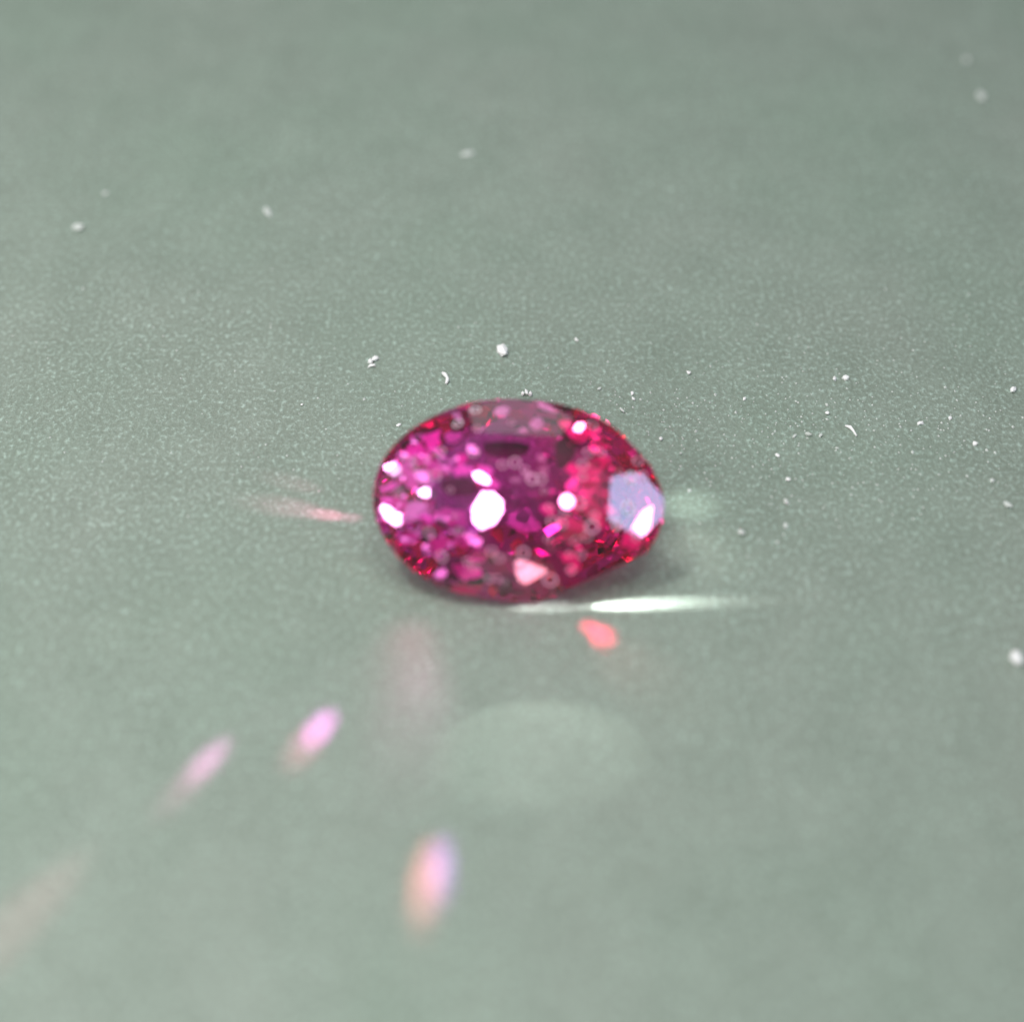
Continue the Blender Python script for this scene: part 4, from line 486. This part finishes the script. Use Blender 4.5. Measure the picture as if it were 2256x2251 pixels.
def plain(name, colour, rough=0.5, spec=0.5):
    m, nt, out = mat(name)
    tc = node(nt, 'ShaderNodeTexCoord').outputs['Object']
    n = node(nt, 'ShaderNodeTexNoise')
    n.inputs['Scale'].default_value = 140.0
    nt.links.new(tc, n.inputs['Vector'])
    r = ramp(nt, [(0.3, tuple(c * 0.9 for c in colour)), (0.7, colour)])
    nt.links.new(n.outputs['Fac'], r.inputs[0])
    p = node(nt, 'ShaderNodeBsdfPrincipled')
    nt.links.new(r.outputs[0], p.inputs['Base Color'])
    p.inputs['Roughness'].default_value = rough
    p.inputs['Specular IOR Level'].default_value = spec
    nt.links.new(p.outputs[0], out.inputs['Surface'])
    return m

M_SURFACE = surface_material()
M_TABLE = crown_material('stone_table_polish', 0.05)
M_CROWN = crown_material('stone_crown_polish', 0.012)
M_PAVILION = pavilion_material()
M_DUST = plain('white_dust', (0.93, 0.93, 0.93), 0.45, 0.5)
M_DULL = plain('pale_grey_dust', (0.62, 0.66, 0.63), 0.6, 0.4)
M_SPECKLE = plain('pale_pink_speck', (0.90, 0.46, 0.68), 0.3, 0.5)
M_SPECKLE_BLUE = plain('pale_blue_speck', (0.80, 0.86, 0.95), 0.35, 0.5)

# ------------------------------------------------------------------ the sheet it lies on
S = 30.0
sheet = mesh_obj('table_surface', [(-S, -S, 0), (S, -S, 0), (S, S, 0), (-S, S, 0)], [(0, 1, 2, 3)], M_SURFACE)
sheet['kind'] = 'structure'

# ------------------------------------------------------------------ the faceted stone
stone = bpy.data.objects.new('gemstone', None)
COL.objects.link(stone)
stone.empty_display_size = 0.1
stone.location = GEM_AT * 0.968
stone.scale = (0.965,) * 3
stone.rotation_euler = (Matrix.Rotation(R(38), 3, 'X') @ Matrix.Rotation(R(-3), 3, 'Z')).to_euler()
tag(stone, 'oval faceted pink red gemstone lying tilted on the grey green surface', 'gemstone')

PL = [(k, Vector((a, b, c)), d) for k, a, b, c, d in FACETS]
POOL = []
def snap(v):
    for w in POOL:
        if (w - v).length < 2e-5:
            return w
    POOL.append(v)
    return v

def facet_polygon(i):
    n, d = PL[i][1], PL[i][2]
    u = n.cross(Vector((1, 0, 0)) if abs(n.x) < 0.9 else Vector((0, 1, 0))).normalized()
    v = n.cross(u)
    poly = [n * d + (u * s + v * t) * 3 for s, t in ((-1, -1), (1, -1), (1, 1), (-1, 1))]
    for j, (_, nj, dj) in enumerate(PL):
        if j == i:
            continue
        res = []
        for k in range(len(poly)):
            a, b = poly[k], poly[(k + 1) % len(poly)]
            da, db = dj - a.dot(nj), dj - b.dot(nj)
            if da >= 0:
                res.append(a)
            if (da >= 0) != (db >= 0):
                res.append(a + (b - a) * (da / (da - db)))
        poly = res
        if len(poly) < 3:
            return None
    out = []
    for p in poly:
        q = snap(p)
        if not out or (q is not out[-1]):
            out.append(q)
    if len(out) > 1 and out[0] is out[-1]:
        out.pop()
    return out if len(out) >= 3 else None

KIND = {'table': ('table_facet', M_TABLE), 'crown_main': ('bezel_facet', M_CROWN), 'star': ('star_facet', M_CROWN),
        'upper_girdle': ('upper_girdle_facet', M_CROWN), 'pav': ('pavilion_facet', M_PAVILION)}
KIND['girdle'] = ('girdle_facet', M_CROWN)
for i, (k, n, d) in enumerate(PL):
    poly = facet_polygon(i)
    if not poly:
        continue
    nm, m = KIND[k]
    if (poly[1] - poly[0]).cross(poly[2] - poly[0]).dot(n) < 0:
        poly = poly[::-1]
    mesh_obj(nm, poly, [tuple(range(len(poly)))], m, stone)

def surface_z(x, y):
    return min((d - n.x * x - n.y * y) / n.z for k, n, d in PL if n.z > 0.05)
def surface_n(x, y):
    return min(((d - n.x * x - n.y * y) / n.z, i) for i, (k, n, d) in enumerate(PL) if n.z > 0.05)[1]

def ring_mesh(name, rad, thick, m):  # ring shape imitates the lens blur of out-of-focus dust specks
    v, f = [], []
    A, B = 16, 6
    for i in range(A):
        a = 2 * math.pi * i / A
        for j in range(B):
            b = 2 * math.pi * j / B
            rr = rad + thick * math.cos(b)
            v.append((rr * math.cos(a), rr * math.sin(a), thick * 0.5 * (1 + math.sin(b))))
    for i in range(A):
        for j in range(B):
            f.append((i * B + j, ((i + 1) % A) * B + j, ((i + 1) % A) * B + (j + 1) % B, i * B + (j + 1) % B))
    me = bpy.data.meshes.new(name)
    me.from_pydata(v, [], f)
    me.polygons.foreach_set('use_smooth', [True] * len(f))
    me.materials.append(m)
    return me
RING = ring_mesh('blur_ring', 0.0118, 0.0013, M_SPECKLE)
RING_B = ring_mesh('blur_ring', 0.0108, 0.0015, M_SPECKLE_BLUE)
rng = random.Random(4)
for x, y, s in SPECKLE:
    n = PL[surface_n(x, y)][1]
    o = bpy.data.objects.new('blur_ring', RING_B if s >= 1.3 else RING)
    COL.objects.link(o)
    o.parent = stone
    o.location = Vector((x, y, surface_z(x, y))) + n * 0.0006
    q = n.to_track_quat('Z', 'Y').to_euler()
    o.rotation_euler = q
    k = s * rng.uniform(0.6, 1.15)
    o.scale = (k, k * rng.uniform(0.85, 1.0), 1)

# metal flakes added inside the stone, imitating facet flashes and dark patches
def flake_metal(name, colour, rough):
    m, nt, out = mat(name)
    tc = node(nt, 'ShaderNodeTexCoord').outputs['Object']
    n = node(nt, 'ShaderNodeTexNoise')
    n.inputs['Scale'].default_value = 60.0
    n.inputs['Detail'].default_value = 4
    nt.links.new(tc, n.inputs['Vector'])
    r = ramp(nt, [(0.3, tuple(c * 0.7 for c in colour)), (0.65, colour)])
    nt.links.new(n.outputs['Fac'], r.inputs[0])
    p = node(nt, 'ShaderNodeBsdfPrincipled')
    nt.links.new(r.outputs[0], p.inputs['Base Color'])
    p.inputs['Metallic'].default_value = 1.0
    p.inputs['Roughness'].default_value = rough
    nt.links.new(p.outputs[0], out.inputs['Surface'])
    return m
MIRROR_METAL = {'white': flake_metal('flash_white', (0.95, 0.90, 0.93), 0.05),
            'salmon': flake_metal('flash_salmon', (0.88, 1.0, 0.60), 0.12),
            'pink': flake_metal('flash_pink', (0.97, 0.16, 0.66), 0.36),
            'pink2': flake_metal('flash_light_pink', (0.98, 0.50, 0.86), 0.24),
            'red': flake_metal('flash_red', (0.97, 0.025, 0.44), 0.36),
            'red2': flake_metal('flash_rose', (0.98, 0.12, 0.56), 0.26),
            'plum': flake_metal('unlit_plum', (0.075, 0.006, 0.040), 0.35),
            'glowp': flake_metal('flash_magenta', (0.97, 0.05, 0.50), 0.40),
            'glowr': flake_metal('flash_crimson', (0.99, 0.012, 0.40), 0.40),
            'mauve': flake_metal('haze_mauve', (0.40, 0.26, 0.34), 0.28)}
for k, n, vs_ in MIRROR_FLAKES:
    n = Vector(n)
    top = [Vector(v) for v in vs_]
    bot = [v - n * 0.0012 for v in top]
    c = len(top)
    faces = [tuple(range(c)), tuple(range(2 * c - 1, c - 1, -1))]
    faces += [(i, i + c, (i + 1) % c + c, (i + 1) % c) for i in range(c)]
    mesh_obj('mirror_flake', top + bot, faces, MIRROR_METAL[k], stone)

# ------------------------------------------------------------------ dust on the sheet
def chip(name, x, y, w, d, h, rot, m, seed, parent=None):
    r = random.Random(seed)
    bm = bmesh.new()
    bmesh.ops.create_icosphere(bm, subdivisions=1, radius=1.0)
    ph = [(r.uniform(-1, 1), r.uniform(-1, 1), r.uniform(-1, 1), r.uniform(0.06, 0.20)) for _ in range(5)]
    for v in bm.verts:
        k = 1 + sum(a[3] * math.sin(3 * v.co.dot(Vector(a[:3])) + a[0] * 9) for a in ph)
        v.co = Vector((v.co.x * w * k, v.co.y * d * k, max(v.co.z, -0.55) * h * k))
    lo = min(v.co.z for v in bm.verts)
    for v in bm.verts:
        v.co.z -= lo
    me = bpy.data.meshes.new(name)
    bm.to_mesh(me)
    bm.free()
    me.materials.append(m)
    o = bpy.data.objects.new(name, me)
    o.location = (x, y, 0.0003)
    o.rotation_euler = (0, 0, R(rot))
    COL.objects.link(o)
    o.parent = parent
    return o

def fibre(name, pts, rad, m):
    """a short bent lint fibre lying on the sheet"""
    v, f, B = [], [], 6
    P = [Vector(p) for p in pts]
    for i, p in enumerate(P):
        t = (P[min(i + 1, len(P) - 1)] - P[max(i - 1, 0)]).normalized()
        side = Vector((-t.y, t.x, 0)).normalized()
        up = Vector((0, 0, 1))
        rr = rad * (0.65 if i in (0, len(P) - 1) else 1.0 + 0.25 * math.sin(i * 2.1))
        for j in range(B):
            a = 2 * math.pi * j / B
            v.append(p + side * (rr * math.cos(a)) + up * (rr * (1 + math.sin(a))))
    for i in range(len(P) - 1):
        for j in range(B):
            f.append((i * B + j, i * B + (j + 1) % B, (i + 1) * B + (j + 1) % B, (i + 1) * B + j))
    f.append(tuple(range(B))[::-1])
    f.append(tuple(range((len(P) - 1) * B, len(P) * B)))
    o = mesh_obj(name, [p - P[0] for p in v], f, m, None, True)
    o.location = P[0] + Vector((0, 0, 0.0003))
    return o

px = 1 / 800.0   # roughly one source pixel on the sheet, in cm
o = chip('dust_chip', -0.041, 0.872, 14 * px, 20 * px, 10 * px, 5, M_DUST, 1)
tag(o, 'largest square white dust chip standing alone behind the gemstone', 'dust')
o = fibre('lint_fibre', [(-0.204, 0.770, 0), (-0.197, 0.757, 0), (-0.190, 0.745, 0), (-0.189, 0.732, 0), (-0.193, 0.718, 0)], 0.0052, M_DUST)
tag(o, 'short bent white lint fibre behind the left half of the gemstone', 'lint')
flake = bpy.data.objects.new('dust_flake', None)
flake.location = (-0.393, 0.821, 0)
flake.empty_display_size = 0.03
COL.objects.link(flake)
for i, (dx, dy, w, d, r_) in enumerate(((0.004, 0.018, 7, 11, -30), (-0.008, 0.002, 5, 9, 10), (-0.002, -0.018, 9, 5, 25))):
    chip('flake_piece', dx, dy, w * px, d * px, 5 * px, r_, M_DUST, 20 + i, flake)
tag(flake, 'broken curved white dust flake at the far left behind the gemstone', 'dust')
cl = bpy.data.objects.new('dust_clump', None)
cl.location = (0.024, 0.672, 0)
cl.empty_display_size = 0.03
COL.objects.link(cl)
for i, (dx, dy, w, d) in enumerate(((0, 0.006, 4, 12), (0.010, -0.003, 4, 6), (-0.011, -0.004, 4, 5))):
    chip('clump_grain', dx, dy, w * px, d * px, 6 * px, 8 * i, M_DUST, 30 + i, cl)
tag(cl, 'small white three grained dust clump touching the top edge of the gemstone', 'dust')
o = fibre('lint_fibre', [(0.860, 0.526, 0), (0.872, 0.516, 0), (0.879, 0.500, 0), (0.884, 0.482, 0)], 0.0042, M_DUST)
tag(o, 'tiny white lint fibre on the surface to the right of the gemstone', 'lint')
o = chip('dust_chip', 1.329, 0.690, 8 * px, 12 * px, 6 * px, -30, M_DUST, 2)
tag(o, 'bright white dust chip near the right edge, level with the gemstone top', 'dust')
o = chip('dust_chip', 0.885, 0.747, 7 * px, 9 * px, 5 * px, 0, M_DUST, 3)
tag(o, 'brighter right grain of the close pair of white dust grains right of centre', 'dust')
o = chip('dust_chip', 0.856, 0.742, 4 * px, 9 * px, 4 * px, -25, M_DUST, 4)
tag(o, 'smaller left grain of the close pair of white dust grains right of centre', 'dust')
o = chip('dust_chip', 1.152, -0.387, 14 * px, 22 * px, 10 * px, 0, M_DUST, 5)
tag(o, 'blurred white dust grain cut by the right edge of the picture, below the gemstone', 'dust')
o = chip('dust_chip', -1.306, 1.530, 16 * px, 20 * px, 6 * px, 20, M_DULL, 6)
tag(o, 'blurred pale dust flake far behind the gemstone, near the left edge', 'dust')
o = chip('dust_chip', -1.25, 1.728, 8 * px, 10 * px, 4 * px, 0, M_DULL, 7)
tag(o, 'faint tiny blurred dust grain behind the pale flake near the left edge', 'dust')
o = chip('dust_chip', -0.747, 1.615, 9 * px, 20 * px, 5 * px, 25, M_DULL, 8)
tag(o, 'blurred pale oblong dust flake far behind and left of the gemstone', 'dust')
o = chip('dust_chip', -0.154, 1.974, 18 * px, 10 * px, 4 * px, 35, M_DULL, 9)
tag(o, 'faint blurred lint tuft far straight behind the gemstone', 'lint')
o = chip('dust_chip', 1.506, 2.347, 12 * px, 22 * px, 7 * px, 10, M_DULL, 10)
tag(o, 'nearer of two blurred pale dust grains in the far right corner', 'dust')
o = chip('dust_chip', 1.501, 2.602, 9 * px, 14 * px, 5 * px, -10, M_DULL, 11)
tag(o, 'farther of two blurred pale dust grains in the far right corner', 'dust')
GRAINS = [
    (0.163, 0.932, 4, 8, 'pinpoint white dust grain behind the gemstone, right of the square chip'),
    (0.307, 0.675, 4, 6, 'farther of two stacked pinpoint grains behind the right shoulder of the gemstone'),
    (0.309, 0.649, 4, 6, 'nearer of two stacked pinpoint grains behind the right shoulder of the gemstone'),
    (0.463, 0.771, 5, 7, 'lone bright pinpoint grain behind and right of the gemstone'),
    (0.605, 0.649, 4, 5, 'faint pinpoint grain between the lone bright grain and the close pair'),
    (0.818, 0.583, 5, 6, 'pinpoint grain just behind the small right lint fibre'),
    (1.058, 0.536, 6, 6, 'small grain midway between the right lint fibre and the right edge'),
    (1.141, 0.562, 5, 6, 'bright pinpoint grain left of and below the chip at the right edge'),
    (1.188, 0.449, 5, 8, 'pinpoint grain nearest below the bright chip at the right edge'),
    (0.687, 0.293, 6, 7, 'round white grain level with the middle of the gemstone, to its right'),
    (0.67, 0.396, 5, 6, 'pinpoint grain just behind the round white grain right of the gemstone'),
    (0.372, 0.469, 5, 6, 'single pinpoint grain close to the upper right rim of the gemstone'),
    (-0.313, 0.53, 4, 7, 'single pinpoint grain close to the upper left rim of the gemstone'),
    (-0.574, 0.624, 3, 5, 'tiny pinpoint grain left of the gemstone, standing alone'),
    (0.421, 0.406, 3, 4, 'faintest tiny grain beside the upper right rim of the gemstone'),
    (0.758, 0.485, 8, 4, 'short flat pale grain lying crosswise left of the small right lint fibre'),
    (0.791, 0.485, 4, 8, 'short upright pale grain next to the flat crosswise grain'),
    (0.276, 0.597, 4, 10, 'oblong pale grain above the right shoulder rim of the gemstone'),
    (0.219, 0.696, 4, 6, 'pale pinpoint grain behind the gemstone, right of the dust clump'),
    (0.722, 0.482, 4, 8, 'slanted pale grain leftmost in the row beside the right lint fibre'),
    (0.675, 0.199, 6, 9, 'soft pale grain just in front of the round white grain right of the gemstone'),
    (0.663, 0.103, 5, 9, 'pale grain right of the gemstone, frontmost in its column'),
    (0.551, 0.076, 7, 10, 'soft round pale grain just right of the lower right end of the gemstone'),
    (1.206, 0.289, 5, 6, 'faint pinpoint grain at the right, level with the middle of the gemstone'),
    (1.229, 0.186, 7, 12, 'soft pale oblong grain at the right, level with the white flashing facet')]
for i, (x, y, w, d, words) in enumerate(GRAINS):
    o = chip('dust_grain', x, y, w * px, d * px, 0.7 * w * px, rng.uniform(-40, 40), M_DUST if i < 14 else M_DULL, 50 + i)
    tag(o, words, 'dust', 'pinpoint dust grains around the gemstone')

# the finest dust, its flecks also modelling the sheet's glints, strewn over the band behind and right of the stone
gv, gf = [], []
r2 = random.Random(12)
for i in range(900):
    if i < 640:
        x, y = r2.gauss(0.75, 0.42), r2.gauss(0.48, 0.22)
    else:
        x, y = r2.uniform(-1.4, 1.6), r2.uniform(0.1, 1.3)
    if (x / 0.42) ** 2 + ((y - 0.05) / 0.42) ** 2 < 1:
        continue
    s = r2.uniform(0.8, 2.6) * px * (1.6 if r2.random() < 0.06 else 1.0)
    k = len(gv)
    a = r2.uniform(0, 6.28)
    for j in range(4):
        e = s * r2.uniform(0.6, 1.5)
        gv.append((x + e * math.cos(a + j * 1.571), y + 1.4 * e * math.sin(a + j * 1.571), 0.0003))
    gv.append((x, y, 0.0003 + s * 1.1))
    gf += [(k, k + 1, k + 4), (k + 1, k + 2, k + 4), (k + 2, k + 3, k + 4), (k + 3, k, k + 4)]
fine = mesh_obj('dust_glints', gv, gf, M_DULL)
fine['kind'] = 'stuff'
fine['label'] = 'finest white dust and modelled surface glints strewn over the surface behind and right of the gemstone'
fine['category'] = 'dust'

# ------------------------------------------------------------------ spot lamps added in place of the stone's light pools on the sheet
def beam(name, src, dst, width, power, colour, blend=1.0, squash=(1, 1), soft=0.02):
    s, d = Vector(src), Vector((dst[0], dst[1], 0))
    la = bpy.data.lights.new(name, 'SPOT')
    la.energy = power
    la.color = colour
    la.shadow_soft_size = soft
    la.spot_size = 2 * math.atan(width * 0.5 / (d - s).length)
    la.spot_blend = blend
    o = bpy.data.objects.new(name, la)
    o.location = s
    o.rotation_euler = (d - s).to_track_quat('-Z', 'Y').to_euler()
    o.scale = (squash[0], squash[1], 1)
    COL.objects.link(o)
    return o

PINK = (1.0, 0.30, 0.78)
beam('caustic_spot', (-0.22, -0.02, 0.40), (-0.446, -0.620), 0.085, 80, (1.0, 0.24, 0.90), soft=0.015)
beam('caustic_spot', (-0.22, -0.02, 0.40), (-0.474, -0.675), 0.10, 36, (1.0, 0.22, 0.36), soft=0.015)
beam('caustic_spot', (-0.33, 0.00, 0.36), (-0.684, -0.725), 0.08, 115, PINK, soft=0.015)
beam('caustic_spot', (-0.33, 0.00, 0.34), (-0.725, -0.800), 0.09, 45, (1.0, 0.32, 0.58), soft=0.015)
beam('caustic_spot', (-0.15, -0.05, 0.36), (-0.196, -1.085), 0.10, 130, (1.0, 0.28, 0.28), soft=0.015)
beam('caustic_spot', (-0.15, -0.05, 0.36), (-0.163, -1.050), 0.08, 100, (0.66, 0.26, 1.0), soft=0.015)
beam('caustic_spot', (-0.33, 0.00, 0.34), (-1.050, -1.235), 0.17, 130, (1.0, 0.36, 0.46))
beam('caustic_spot', (0.16, -0.16, 0.16), (0.195, -0.305), 0.08, 8, (1.0, 0.01, 0.10), soft=0.010)
beam('caustic_spot', (0.15, -0.16, 0.16), (0.165, -0.275), 0.055, 4.5, (1.0, 0.01, 0.10), soft=0.010)
beam('caustic_spot', (-0.24, -0.16, 0.14), (-0.262, -0.370), 0.22, 0.9, (1.0, 0.22, 0.45), soft=0.05)
beam('caustic_spot', (-0.20, -0.12, 0.20), (-0.240, -0.560), 0.24, 2.6, (1.0, 0.40, 0.70), soft=0.04)
beam('caustic_spot', (0.10, -0.20, 0.20), (0.27, -0.42), 0.22, 0.9, (1.0, 0.30, 0.30), soft=0.03)
beam('caustic_spot', (0.02, -0.06, 0.46), (0.047, -0.675), 0.50, 4.5, (0.85, 1.0, 0.88), 0.25, (1.0, 0.42), soft=0.012)
beam('caustic_spot', (-0.04, -0.222, 0.055), (0.27, -0.196), 0.055, 130, (1, 0.97, 0.99), 1.0, soft=0.005)
beam('caustic_spot', (-0.06, -0.222, 0.055), (0.36, -0.196), 0.055, 60, (1, 0.97, 0.99), 1.0, soft=0.005)
beam('caustic_spot', (-0.28, -0.232, 0.055), (0.10, -0.202), 0.055, 55, (1, 0.92, 0.98), 1.0, soft=0.006)
beam('caustic_spot', (-0.26, 0.13, 0.13), (-0.42, 0.140), 0.05, 3, (1.0, 0.26, 0.50), soft=0.008)
beam('caustic_spot', (-0.28, 0.12, 0.13), (-0.475, 0.150), 0.06, 9, (1.0, 0.24, 0.45), soft=0.008)
beam('caustic_spot', (-0.26, 0.10, 0.13), (-0.57, 0.18), 0.10, 8, (1.0, 0.32, 0.55), soft=0.01)
beam('caustic_spot', (-0.26, 0.14, 0.13), (-0.57, 0.28), 0.08, 4, (1.0, 0.32, 0.55), soft=0.01)
beam('caustic_spot', (0.33, 0.16, 0.26), (0.43, 0.19), 0.18, 2.4, (0.9, 1.0, 0.96))
beam('caustic_spot', (0.34, 0.06, 0.24), (0.44, 0.02), 0.26, 1.2, (1.0, 0.95, 0.94), soft=0.03)
